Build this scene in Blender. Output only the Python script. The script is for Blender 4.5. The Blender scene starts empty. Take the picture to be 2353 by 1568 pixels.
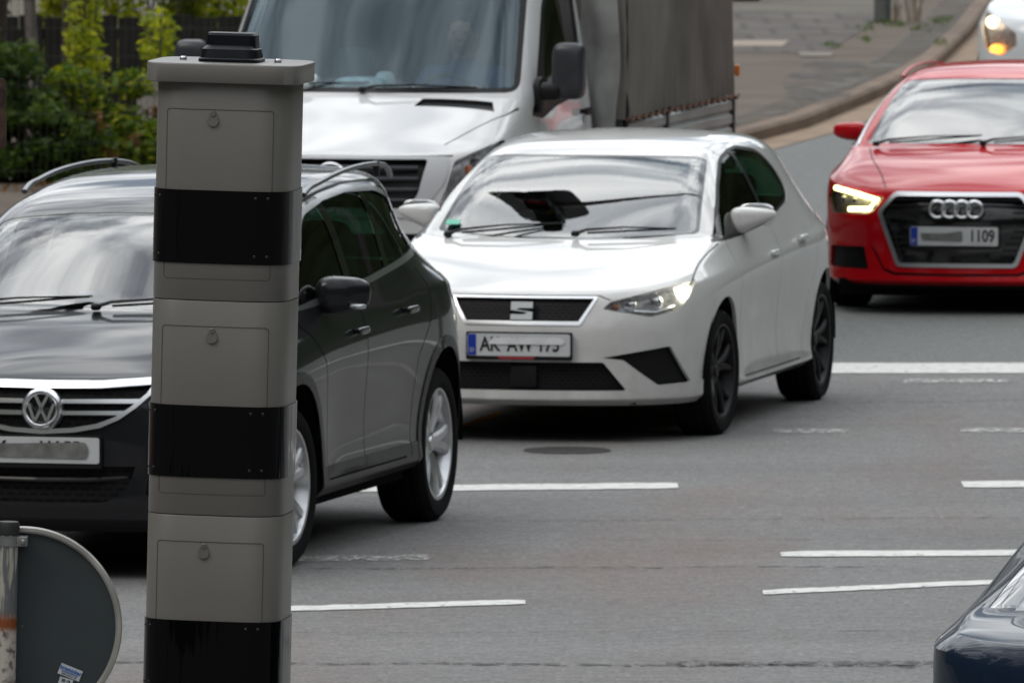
import bpy, bmesh, math, random
from mathutils import Vector, Matrix, geometry
import numpy as np
R = math.radians
scene = bpy.context.scene
col = scene.collection
random.seed(4)

# ---------------------------------------------------------------- camera
CAM_F, CAM_H, CAM_P = 26000.0, 4.0653, R(3.65096)
cd = bpy.data.cameras.new('Camera')
cam = bpy.data.objects.new('Camera', cd)
col.objects.link(cam)
scene.camera = cam
cam.location = (0, 0, CAM_H)
cam.rotation_euler = (math.pi/2 - CAM_P, 0, 0)
cd.sensor_width = 36.0
cd.lens = CAM_F/2352*36
cd.clip_start = 1.0
cd.clip_end = 3000
cd.dof.use_dof = True
cd.dof.focus_distance = 36.5
cd.dof.aperture_fstop = 17.0
# ---------------------------------------------------------------- light
SUN_EL, SUN_AZ = R(46), R(-128)      # azimuth clockwise from +Y
w = bpy.data.worlds.new('World'); scene.world = w
w.use_nodes = True
nt = w.node_tree; N = nt.nodes; L = nt.links
bg = N['Background']
sky = N.new('ShaderNodeTexSky'); sky.sky_type = 'NISHITA'; sky.sun_disc = False
sky.sun_elevation = SUN_EL; sky.sun_rotation = SUN_AZ
sky.dust_density = 2.0
tc = N.new('ShaderNodeTexCoord')
# clouds laid on a flat layer overhead: direction / (z + small)
sep = N.new('ShaderNodeSeparateXYZ'); L.new(tc.outputs['Generated'], sep.inputs[0])
def wm(op, a, b=None, c=None, clamp=False):
    n = N.new('ShaderNodeMath'); n.operation = op; n.use_clamp = clamp
    for i, v in enumerate((a, b, c)):
        if v is None: continue
        if isinstance(v, (int, float)): n.inputs[i].default_value = v
        else: L.new(v, n.inputs[i])
    return n.outputs[0]
zz = wm('ADD', wm('MAXIMUM', sep.outputs[2], 0.0), 0.35)
comb = N.new('ShaderNodeCombineXYZ')
L.new(wm('DIVIDE', sep.outputs[0], zz), comb.inputs[0]); L.new(wm('DIVIDE', sep.outputs[1], zz), comb.inputs[1])
nz = N.new('ShaderNodeTexNoise'); nz.inputs['Scale'].default_value = 3.4; nz.inputs['Detail'].default_value = 7; nz.inputs['Roughness'].default_value = .55; nz.inputs['Distortion'].default_value = .5
L.new(comb.outputs[0], nz.inputs['Vector'])
nz2 = N.new('ShaderNodeTexNoise'); nz2.inputs['Scale'].default_value = 8.5; nz2.inputs['Detail'].default_value = 6; nz2.inputs['Distortion'].default_value = .8
L.new(comb.outputs[0], nz2.inputs['Vector'])
r1 = N.new('ShaderNodeValToRGB'); r1.color_ramp.elements[0].position = .36; r1.color_ramp.elements[1].position = .48
L.new(nz.outputs[0], r1.inputs[0])
r2 = N.new('ShaderNodeValToRGB')
e = r2.color_ramp.elements; e[0].position = .33; e[0].color = (.42, .47, .54, 1); e[1].position = .64; e[1].color = (1.6, 1.62, 1.62, 1)
m_ = e.new(.48); m_.color = (.92, .96, 1.0, 1)
L.new(nz2.outputs[0], r2.inputs[0])
sk = N.new('ShaderNodeVectorMath'); sk.operation = 'SCALE'; sk.inputs[3].default_value = 1.0
L.new(sky.outputs[0], sk.inputs[0])
cl = N.new('ShaderNodeVectorMath'); cl.operation = 'SCALE'; cl.inputs[3].default_value = 12.5
# overcast sky: brighter overhead; extra brightness added ahead for windscreen and bonnet reflections
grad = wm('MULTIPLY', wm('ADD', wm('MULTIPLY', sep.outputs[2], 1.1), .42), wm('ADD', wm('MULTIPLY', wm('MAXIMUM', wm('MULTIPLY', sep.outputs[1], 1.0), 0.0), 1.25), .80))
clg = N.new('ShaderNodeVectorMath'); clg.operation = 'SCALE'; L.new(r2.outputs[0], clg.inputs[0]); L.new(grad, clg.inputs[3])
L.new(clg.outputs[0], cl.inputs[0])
mx = N.new('ShaderNodeMix'); mx.data_type = 'RGBA'
L.new(r1.outputs[0], mx.inputs['Factor']); L.new(sk.outputs[0], mx.inputs['A']); L.new(cl.outputs[0], mx.inputs['B'])
# unseen dark band standing for trees and houses, added for the cars' reflections
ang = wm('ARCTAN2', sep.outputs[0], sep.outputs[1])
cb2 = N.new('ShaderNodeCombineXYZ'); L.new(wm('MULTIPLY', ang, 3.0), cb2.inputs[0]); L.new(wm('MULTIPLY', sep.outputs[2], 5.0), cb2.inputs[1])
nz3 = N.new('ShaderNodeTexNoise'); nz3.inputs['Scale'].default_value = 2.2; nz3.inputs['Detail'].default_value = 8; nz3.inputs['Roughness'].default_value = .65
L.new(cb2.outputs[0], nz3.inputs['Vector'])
# band height shaped for those reflections: low ahead, taller to both sides and behind
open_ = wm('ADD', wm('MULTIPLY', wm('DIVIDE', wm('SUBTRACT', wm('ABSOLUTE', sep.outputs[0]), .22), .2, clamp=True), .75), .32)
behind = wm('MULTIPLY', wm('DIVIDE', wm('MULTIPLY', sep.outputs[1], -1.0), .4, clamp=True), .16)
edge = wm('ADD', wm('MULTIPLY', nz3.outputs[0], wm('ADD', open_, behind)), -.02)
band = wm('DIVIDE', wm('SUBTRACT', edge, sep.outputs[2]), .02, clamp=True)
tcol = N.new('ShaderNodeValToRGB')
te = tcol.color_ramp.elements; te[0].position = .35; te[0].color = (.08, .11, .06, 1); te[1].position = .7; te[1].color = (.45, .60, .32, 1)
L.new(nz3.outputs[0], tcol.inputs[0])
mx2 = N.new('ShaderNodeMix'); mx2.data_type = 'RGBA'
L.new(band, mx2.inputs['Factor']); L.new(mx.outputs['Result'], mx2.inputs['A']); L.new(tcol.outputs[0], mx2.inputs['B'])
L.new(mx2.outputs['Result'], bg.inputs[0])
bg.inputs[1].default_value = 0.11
sd = bpy.data.lights.new('Sun', 'SUN'); sun = bpy.data.objects.new('Sun', sd); col.objects.link(sun)
sd.energy = 1.0; sd.angle = R(26); sd.color = (1.0, .96, .9)
sdir = Vector((math.sin(SUN_AZ)*math.cos(SUN_EL), math.cos(SUN_AZ)*math.cos(SUN_EL), math.sin(SUN_EL)))
sun.rotation_euler = sdir.to_track_quat('Z', 'Y').to_euler()
sun.location = (0, 0, 60)
scene.view_settings.view_transform = 'Standard'
scene.view_settings.look = 'None'
scene.view_settings.gamma = 1
scene.view_settings.exposure = -0.30

# ---------------------------------------------------------------- materials
def newmat(name):
    m = bpy.data.materials.new(name); m.use_nodes = True
    return m, m.node_tree.nodes, m.node_tree.links, m.node_tree.nodes['Principled BSDF']
def pm(name, c, rough=.5, metal=0., coat=0., spec=.5, emit=None, es=0., bump=None, var=None, ior=None):
    """principled material; bump=(scale,strength); var=(scale,amount) slight colour variation"""
    m, n, l, p = newmat(name)
    p.inputs['Base Color'].default_value = (*c, 1)
    p.inputs['Roughness'].default_value = rough; p.inputs['Metallic'].default_value = metal
    p.inputs['Coat Weight'].default_value = coat; p.inputs['Coat Roughness'].default_value = .03
    p.inputs['Specular IOR Level'].default_value = spec
    if ior: p.inputs['IOR'].default_value = ior
    if emit: p.inputs['Emission Color'].default_value = (*emit, 1); p.inputs['Emission Strength'].default_value = es
    t = None
    if bump or var:
        t = n.new('ShaderNodeTexCoord')
    if var:
        z = n.new('ShaderNodeTexNoise'); z.inputs['Scale'].default_value = var[0]; z.inputs['Detail'].default_value = 6
        l.new(t.outputs['Object'], z.inputs['Vector'])
        r = n.new('ShaderNodeValToRGB'); a = var[1]
        r.color_ramp.elements[0].position = .3; r.color_ramp.elements[1].position = .7
        r.color_ramp.elements[0].color = (*[max(0, x*(1-a)) for x in c], 1)
        r.color_ramp.elements[1].color = (*[min(1, x*(1+a)) for x in c], 1)
        l.new(z.outputs[0], r.inputs[0]); l.new(r.outputs[0], p.inputs['Base Color'])
    if bump:
        z = n.new('ShaderNodeTexNoise'); z.inputs['Scale'].default_value = bump[0]; z.inputs['Detail'].default_value = 4
        l.new(t.outputs['Object'], z.inputs['Vector'])
        b = n.new('ShaderNodeBump'); b.inputs['Strength'].default_value = bump[1]; b.inputs['Distance'].default_value = .01
        l.new(z.outputs[0], b.inputs['Height']); l.new(b.outputs[0], p.inputs['Normal'])
    return m
def paint(name, c, metal=0., rough=.45, inner=(.02, .02, .022), dirt=.25, flake=0., dirtcol=(.16, .14, .12), dz=(.15, .75), coat_ior=1.5, coat_w=1.0):
    """car paint: clear coat, road dirt rising from the sills, trim colour on the inside face of the panel"""
    m, n, l, p = newmat(name)
    p.inputs['Roughness'].default_value = rough; p.inputs['Metallic'].default_value = metal; p.inputs['Specular IOR Level'].default_value = .05
    p.inputs['Coat Weight'].default_value = 1; p.inputs['Coat Roughness'].default_value = .035; p.inputs['Coat IOR'].default_value = coat_ior
    t = n.new('ShaderNodeTexCoord')
    z = n.new('ShaderNodeTexNoise'); z.inputs['Scale'].default_value = 5; z.inputs['Detail'].default_value = 8; z.inputs['Roughness'].default_value = .65
    l.new(t.outputs['Object'], z.inputs['Vector'])
    s = n.new('ShaderNodeSeparateXYZ'); l.new(t.outputs['Object'], s.inputs[0])
    mr = n.new('ShaderNodeMapRange'); mr.inputs[1].default_value = dz[0]; mr.inputs[2].default_value = dz[1]; mr.inputs[3].default_value = dirt; mr.inputs[4].default_value = dirt*.12
    l.new(s.outputs[2], mr.inputs[0])
    mu = n.new('ShaderNodeMath'); mu.operation = 'MULTIPLY'; l.new(mr.outputs[0], mu.inputs[0])
    k = n.new('ShaderNodeMapRange'); k.inputs[1].default_value = .3; k.inputs[2].default_value = .7; k.inputs[3].default_value = .3; k.inputs[4].default_value = 1.3
    l.new(z.outputs[0], k.inputs[0]); l.new(k.outputs[0], mu.inputs[1])
    mc = n.new('ShaderNodeMix'); mc.data_type = 'RGBA'; mc.inputs['A'].default_value = (*c, 1); mc.inputs['B'].default_value = (*dirtcol, 1)
    l.new(mu.outputs[0], mc.inputs['Factor'])
    g = n.new('ShaderNodeNewGeometry')
    mi = n.new('ShaderNodeMix'); mi.data_type = 'RGBA'; mi.inputs['B'].default_value = (*inner, 1)
    l.new(g.outputs['Backfacing'], mi.inputs['Factor']); l.new(mc.outputs['Result'], mi.inputs['A'])
    l.new(mi.outputs['Result'], p.inputs['Base Color'])
    cw = n.new('ShaderNodeMapRange'); cw.inputs[3].default_value = coat_w; cw.inputs[4].default_value = 0.0
    l.new(g.outputs['Backfacing'], cw.inputs[0]); l.new(cw.outputs[0], p.inputs['Coat Weight'])
    cr = n.new('ShaderNodeMapRange'); cr.inputs[3].default_value = .03; cr.inputs[4].default_value = .4
    l.new(mu.outputs[0], cr.inputs[0]); l.new(cr.outputs[0], p.inputs['Coat Roughness'])
    return m
def glassmat(name, tint=(.4, .45, .43), ior=1.5, rough=.01, gc=(1, 1, 1)):
    m, n, l, p = newmat(name)
    n.remove(p)
    o = n['Material Output']
    tr = n.new('ShaderNodeBsdfTransparent'); tr.inputs[0].default_value = (*tint, 1)
    gl = n.new('ShaderNodeBsdfGlossy'); gl.inputs['Roughness'].default_value = rough; gl.inputs[0].default_value = (*gc, 1)
    fr = n.new('ShaderNodeFresnel'); fr.inputs[0].default_value = ior
    mi = n.new('ShaderNodeMixShader')
    l.new(fr.outputs[0], mi.inputs[0]); l.new(tr.outputs[0], mi.inputs[1]); l.new(gl.outputs[0], mi.inputs[2]); l.new(mi.outputs[0], o.inputs[0])
    return m
M = {}
M['black'] = pm('black_trim', (.007, .007, .008), .45, spec=.3)
M['blackgloss'] = pm('black_gloss', (.006, .006, .007), .12, coat=.6)
M['seam'] = pm('shut_gap', (.004, .004, .004), .8)
M['rubber'] = pm('tyre_rubber', (.008, .008, .009), .85, spec=.12, bump=(60, .3), var=(9, .25))
M['chrome'] = pm('chrome', (.88, .89, .91), .28, 1.)
M['chromedull'] = pm('satin_chrome', (.66, .68, .70), .34, 1.)
M['alloy'] = pm('alloy_silver', (.62, .63, .65), .28, .85, var=(14, .12))
M['alloyblack'] = pm('alloy_black', (.006, .006, .008), .45, spec=.3)
M['steel'] = pm('brake_steel', (.16, .15, .14), .45, .8)
M['under'] = pm('underbody', (.005, .005, .006), .95, spec=.1)
M['interior'] = pm('interior_trim', (.03, .03, .033), .8, bump=(50, .2))
M['seat'] = pm('seat_fabric', (.045, .047, .052), .9, bump=(80, .3))
M['glass'] = glassmat('windscreen_glass', (.50, .58, .55), 2.5)
M['sideglass'] = glassmat('side_glass', (.13, .27, .21), 1.33)
M['lens'] = glassmat('lamp_lens', (.93, .94, .95), 1.5)
M['reflector'] = pm('lamp_reflector', (.75, .76, .78), .12, 1.)
M['lampdark'] = pm('lamp_bezel', (.50, .50, .52), .3, .5, var=(30, .5))
M['amber'] = pm('amber_lens', (.75, .2, .03), .15, coat=.6)
M['redlens'] = pm('red_lens', (.45, .01, .012), .12, coat=.8)
M['lampwhite'] = pm('lit_lamp_white', (.9, .9, .85), .3, emit=(1, .95, .72), es=9)
M['lampwarm'] = pm('lit_lamp_warm', (.9, .9, .85), .3, emit=(1, .78, .50), es=4.5)
M['lampdrl'] = pm('lit_daylight_strip', (.9, .9, .8), .3, emit=(1, .90, .38), es=5)
M['lampamber'] = pm('lit_lamp_amber', (.9, .4, .1), .3, emit=(1, .33, .04), es=5)
M['plate'] = pm('plate_white', (.55, .56, .57), .35, var=(8, .08))
M['plateblue'] = pm('plate_blue', (.005, .035, .32), .4)
M['plateink'] = pm('plate_ink', (.012, .012, .014), .5)
M['smear'] = pm('smear_white', (.72, .72, .74), .5, var=(14, .12))
M['smeargrey'] = pm('smear_grey', (.16, .16, .155), .6, var=(22, .3))
def grillemat(name, sx, sy, kind='hex'):
    m, n, l, p = newmat(name)
    t = n.new('ShaderNodeTexCoord'); mp = n.new('ShaderNodeMapping'); l.new(t.outputs['Object'], mp.inputs[0])
    mp.inputs['Scale'].default_value = (0, sx, sy)
    if kind == 'hex':
        v = n.new('ShaderNodeTexBrick'); v.inputs['Scale'].default_value = 1; v.inputs['Mortar Size'].default_value = .10
        v.inputs['Brick Width'].default_value = .6; v.inputs['Row Height'].default_value = .3
        v.inputs['Color1'].default_value = (.001, .001, .001, 1); v.inputs['Color2'].default_value = (.002, .002, .002, 1); v.inputs['Mortar'].default_value = (.012, .012, .014, 1)
        mp.inputs['Rotation'].default_value = (R(-90), 0, R(-90)); 
        sw = n.new('ShaderNodeSeparateXYZ'); cb = n.new('ShaderNodeCombineXYZ'); l.new(t.outputs['Object'], sw.inputs[0])
        l.new(sw.outputs[1], cb.inputs[0]); l.new(sw.outputs[2], cb.inputs[1])
        m2 = n.new('ShaderNodeMapping'); m2.inputs['Scale'].default_value = (sx, sy, 1); l.new(cb.outputs[0], m2.inputs[0])
        l.new(m2.outputs[0], v.inputs['Vector']); l.new(v.outputs[0], p.inputs['Base Color'])
        b = n.new('ShaderNodeBump'); b.inputs['Distance'].default_value = .02; l.new(v.outputs[0], b.inputs['Height']); l.new(b.outputs[0], p.inputs['Normal'])
    p.inputs['Roughness'].default_value = .5; p.inputs['Specular IOR Level'].default_value = .15
    return m
M['mesh'] = grillemat('grille_mesh', 12, 12)
M['meshfine'] = grillemat('grille_mesh_fine', 18, 18)

# ---------------------------------------------------------------- object helpers
def tag(o, label=None, cat=None, group=None, kind=None):
    if label: o['label'] = label
    if cat: o['category'] = cat
    if group: o['group'] = group
    if kind: o['kind'] = kind
    return o
def thing(name, label, cat, loc=(0, 0, 0), rz=0., group=None):
    o = bpy.data.objects.new(name, None); col.objects.link(o)
    o.empty_display_size = .2
    o.location = loc; o.rotation_euler = (0, 0, rz)
    return tag(o, label, cat, group)
def obj(name, bm, m, parent=None, smooth=True, label=None):
    me = bpy.data.meshes.new(name)
    if isinstance(bm, bmesh.types.BMesh):
        bm.to_mesh(me); bm.free()
    else:
        me = bm
    mats = m if isinstance(m, (list, tuple)) else [m]
    me.materials.clear()
    for x in mats: me.materials.append(x)
    if smooth:
        for p in me.polygons: p.use_smooth = True
        try: me.set_sharp_from_angle(angle=R(smooth if smooth is not True else 40))
        except Exception: pass
    o = bpy.data.objects.new(name, me); col.objects.link(o)
    if parent: o.parent = parent
    if label: o['label'] = label
    return o
def bx(bm, x0, x1, y0, y1, z0, z1, mi=0, bev=0.):
    vs = [bm.verts.new((x, y, z)) for x in (x0, x1) for y in (y0, y1) for z in (z0, z1)]
    fs = [(0, 1, 3, 2), (4, 6, 7, 5), (0, 4, 5, 1), (2, 3, 7, 6), (0, 2, 6, 4), (1, 5, 7, 3)]
    out = []
    for f in fs:
        q = bm.faces.new([vs[i] for i in f]); q.material_index = mi; out.append(q)
    if bev:
        es = set(e for f in out for e in f.edges)
        bmesh.ops.bevel(bm, geom=list(es), offset=bev, segments=2, profile=.5, affect='EDGES')
    return vs
def prism(bm, pts, depth, mat4=None, mi=0, bev=0.):
    """pts: 2D outline in local XY; extruded along local Z by depth; placed with mat4"""
    a = [bm.verts.new((p[0], p[1], 0)) for p in pts]; b = [bm.verts.new((p[0], p[1], depth)) for p in pts]
    fs = [bm.faces.new(a[::-1]), bm.faces.new(b)]
    for i in range(len(pts)):
        j = (i+1) % len(pts); fs.append(bm.faces.new((a[i], a[j], b[j], b[i])))
    for f in fs: f.material_index = mi
    if bev:
        es = set(e for f in fs[:2] for e in f.edges)
        g = bmesh.ops.bevel(bm, geom=list(es), offset=bev, segments=2, profile=.5, affect='EDGES')
    if mat4:
        vv = set(a+b) if not bev else None
        if bev:
            vv = [v for v in bm.verts if not v.tag]
        for v in vv: v.co = mat4 @ v.co
    for v in bm.verts: v.tag = True
    return fs
def tube(bm, pts, r, seg=8, cap=True, mi=0, flat=1.0, up=Vector((0, 0, 1))):
    rings = []
    P = [Vector(p) for p in pts]
    for i, p in enumerate(P):
        d = (P[min(i+1, len(P)-1)] - P[max(i-1, 0)]).normalized()
        u = up if abs(d.dot(up)) < .95 else Vector((0, 1, 0))
        a = d.cross(u).normalized(); b = a.cross(d).normalized()
        rr = r[i] if isinstance(r, (list, tuple)) else r
        rings.append([bm.verts.new(p + a*rr*math.cos(2*math.pi*k/seg) + b*rr*flat*math.sin(2*math.pi*k/seg)) for k in range(seg)])
    for i in range(len(rings)-1):
        for k in range(seg):
            f = bm.faces.new((rings[i][k], rings[i][(k+1) % seg], rings[i+1][(k+1) % seg], rings[i+1][k])); f.material_index = mi
    if cap:
        bm.faces.new(rings[0][::-1]).material_index = mi; bm.faces.new(rings[-1]).material_index = mi
    bmesh.ops.recalc_face_normals(bm, faces=bm.faces)
def lathe(bm, prof, seg=48, axis='Y', centre=(0, 0, 0), mi=0, mat4=None, arc=(0, 2*math.pi), xs=1.):
    """prof: list of (radius, along-axis). closed ring of revolution"""
    rings = []
    full = abs(arc[1]-arc[0]-2*math.pi) < 1e-6
    n = seg if full else seg+1
    for r, h in prof:
        ring = []
        for k in range(n):
            a = arc[0] + (arc[1]-arc[0])*k/seg
            if axis == 'Y': v = Vector((r*math.cos(a), h, r*math.sin(a)))
            elif axis == 'Z': v = Vector((r*math.cos(a), r*math.sin(a), h))
            else: v = Vector((h, r*math.cos(a), r*math.sin(a)))
            v += Vector(centre)
            if mat4: v = mat4 @ v
            ring.append(bm.verts.new(v))
        rings.append(ring)
    for i in range(len(rings)-1):
        for k in range(seg):
            q = (k+1) % n
            f = bm.faces.new((rings[i][k], rings[i+1][k], rings[i+1][q], rings[i][q])); f.material_index = mi
    return rings
def sgnp(v, p): return math.copysign(abs(v)**p, v)
def superell(bm, c, s, e1=.5, e2=.5, nu=24, nv=14, mat4=None, mi=0, fn=None):
    """superellipsoid centre c, half-sizes s"""
    rows = []
    for j in range(nv+1):
        ph = -math.pi/2 + math.pi*j/nv
        row = []
        for i in range(nu):
            th = 2*math.pi*i/nu
            v = Vector((s[0]*sgnp(math.cos(ph), e1)*sgnp(math.cos(th), e2), s[1]*sgnp(math.cos(ph), e1)*sgnp(math.sin(th), e2), s[2]*sgnp(math.sin(ph), e1)))
            if fn: v = fn(v)
            v += Vector(c)
            if mat4: v = mat4 @ v
            row.append(v)
        rows.append(row)
    bot = bm.verts.new(sum(rows[0], Vector())/nu); top = bm.verts.new(sum(rows[-1], Vector())/nu)
    vr = [[bm.verts.new(v) for v in row] for row in rows[1:-1]]
    for i in range(nu):
        q = (i+1) % nu
        bm.faces.new((bot, vr[0][q], vr[0][i])).material_index = mi
        for j in range(len(vr)-1):
            bm.faces.new((vr[j][i], vr[j][q], vr[j+1][q], vr[j+1][i])).material_index = mi
        bm.faces.new((top, vr[-1][i], vr[-1][q])).material_index = mi
def roundpoly(p, r, n=4):
    out = []; m = len(p)
    for i in range(m):
        a, b, c = Vector(p[i-1]), Vector(p[i]), Vector(p[(i+1) % m])
        rr = r[i] if isinstance(r, (list, tuple)) else r
        d1 = (a-b); d2 = (c-b)
        t = min(rr, d1.length*.45, d2.length*.45)
        if t < 1e-4: out.append(tuple(b)); continue
        s = b + d1.normalized()*t; e = b + d2.normalized()*t
        for k in range(n+1):
            u = k/n; out.append(tuple(s*(1-u)**2 + b*2*u*(1-u) + e*u*u))
    return out
def area2(p): return .5*sum(p[i-1][0]*p[i][1]-p[i][0]*p[i-1][1] for i in range(len(p)))
def insetpoly(p, d):
    s = 1 if area2(p) > 0 else -1
    out = []; m = len(p)
    for i in range(m):
        a, b, c = Vector(p[i-1]), Vector(p[i]), Vector(p[(i+1) % m])
        u = (b-a).normalized(); v = (c-b).normalized()
        n1 = Vector((-u.y, u.x))*s; n2 = Vector((-v.y, v.x))*s
        k = n1+n2; k = k/max(.35, k.dot(n1)) if k.length > 1e-6 else n1
        out.append(tuple(b + k*d))
    return out
def textmesh(s, size, bold=False):
    cu = bpy.data.curves.new('t', 'FONT'); cu.body = s; cu.size = size; cu.align_x = 'CENTER'; cu.align_y = 'CENTER'
    cu.extrude = .001; cu.resolution_u = 3
    if bold: cu.offset = size*.02
    o = bpy.data.objects.new('t', cu); col.objects.link(o)
    dg = bpy.context.evaluated_depsgraph_get(); me = bpy.data.meshes.new_from_object(o.evaluated_get(dg))
    bpy.data.objects.remove(o); bpy.data.curves.remove(cu)
    return me
FRONT = Matrix(((0, 0, 1), (1, 0, 0), (0, 1, 0)))      # text XY -> plane facing +x (local y right-left, z up)
def text_part(name, s, size, m, parent, loc, rot3=FRONT, bold=False, sx=1.):
    me = textmesh(s, size, bold)
    mm = rot3.to_4x4() @ Matrix.Diagonal((sx, 1, 1, 1))
    me.transform(Matrix.Translation(loc) @ mm)
    return obj(name, me, m, parent, smooth=False)

# ---------------------------------------------------------------- car shell
class Shell:
    def __init__(s, bm):
        s.bm = bm; s.reg = bm.faces.layers.int.new('reg'); s.n = 0; s.names = {}
    def cut(s, poly, ax, cond, over=(0,), rid=None, many=None):
        """mark the surface inside the prism of poly along axis ax ('x': poly in (y,z); 'y': (x,z); 'z': (x,y))"""
        bm = s.bm
        if rid is None: s.n += 1; rid = s.n
        ia, ib = {'x': (1, 2), 'y': (0, 2), 'z': (0, 1)}[ax]
        pieces = []
        for poly in (many or [poly]):
            if area2(poly) < 0: poly = poly[::-1]
            convex = all((Vector(poly[i])-Vector(poly[i-1])).cross(Vector(poly[(i+1) % len(poly)])-Vector(poly[i])) >= -1e-9 for i in range(len(poly)))
            if convex: pieces.append(poly)
            else: pieces += [[poly[i] for i in t] for t in geometry.tessellate_polygon([[Vector((p[0], p[1], 0)) for p in poly]])]
        A = [p[0] for pc in pieces for p in pc]; B = [p[1] for pc in pieces for p in pc]
        a0, a1, b0, b1 = min(A)-.08, max(A)+.08, min(B)-.08, max(B)+.08
        pool = set()
        for f in bm.faces:
            co = f.verts[0].co
            if a0 < co[ia] < a1 and b0 < co[ib] < b1 and f[s.reg] in over and cond(f.calc_center_median(), f.normal): pool.add(f)
        for pc in pieces:
            if abs(area2(pc)) < 1e-8: continue
            if area2(pc) < 0: pc = pc[::-1]
            lo = (min(p[0] for p in pc), min(p[1] for p in pc)); hi = (max(p[0] for p in pc), max(p[1] for p in pc))
            fs = []
            for f in pool:
                if f[s.reg] not in over: continue
                co = f.verts[0].co
                if not (lo[0]-.09 < co[ia] < hi[0]+.09 and lo[1]-.09 < co[ib] < hi[1]+.09): continue
                vs = [(v.co[ia], v.co[ib]) for v in f.verts]
                if max(v[0] for v in vs) < lo[0] or min(v[0] for v in vs) > hi[0] or max(v[1] for v in vs) < lo[1] or min(v[1] for v in vs) > hi[1]: continue
                fs.append(f)
            for i in range(len(pc)):
                p = Vector(pc[i-1]); q = Vector(pc[i])
                if (q-p).length < 1e-6: continue
                d = (q-p).normalized(); n2 = Vector((d.y, -d.x))
                co = Vector((0, 0, 0)); no = Vector((0, 0, 0))
                co[ia], co[ib] = p; no[ia], no[ib] = n2
                geom = list(set(fs)) + list({e for f in fs for e in f.edges}) + list({v for f in fs for v in f.verts})
                r = bmesh.ops.bisect_plane(bm, geom=geom, plane_co=co, plane_no=no, dist=1e-5)
                cand = {g for g in r['geom'] if isinstance(g, bmesh.types.BMFace)}
                pool |= cand
                fs = [f for f in cand if (f.calc_center_median()-co).dot(no) < 0]
                if not fs: break
            for f in fs: f[s.reg] = rid
        return rid
    def take(s, rid, push=0., wall=False, mode='normal', keep=False, thick=0.):
        """remove region from the shell and return it as its own bmesh. push<0 = inward"""
        rids = rid if isinstance(rid, (list, tuple, set)) else (rid,)
        bm = s.bm
        fs = [f for f in bm.faces if f[s.reg] in rids]
        nb = bmesh.new(); vm = {}
        for f in fs:
            for v in f.verts:
                if v not in vm: vm[v] = nb.verts.new(v.co)
        for f in fs:
            try: nb.faces.new([vm[v] for v in f.verts])
            except ValueError: pass
        if not keep: bmesh.ops.delete(bm, geom=fs, context='FACES')
        nb.normal_update()
        if push:
            bmesh.ops.dissolve_degenerate(nb, dist=1e-6, edges=nb.edges)
            be = [e for e in nb.edges if e.is_boundary]
            if isinstance(push, Vector): dv = {v: push for v in nb.verts}
            else:
                avg = Vector()
                for f in nb.faces: avg += f.normal*f.calc_area()
                avg.normalize()
                dv = {v: (avg if mode == 'flat' else v.normal)*push for v in nb.verts}
            if wall:
                r = bmesh.ops.extrude_edge_only(nb, edges=be)
                nv = [g for g in r['geom'] if isinstance(g, bmesh.types.BMVert)]
            for v, d in dv.items():
                v.co += d
        if thick:
            r = bmesh.ops.solidify(nb, geom=list(nb.faces), thickness=thick)
        return nb
def ik(keys, n):
    xs = [k[0] for k in keys]; ys = [k[1] for k in keys]
    return [float(np.interp(i, xs, ys)) for i in range(n)]
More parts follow.
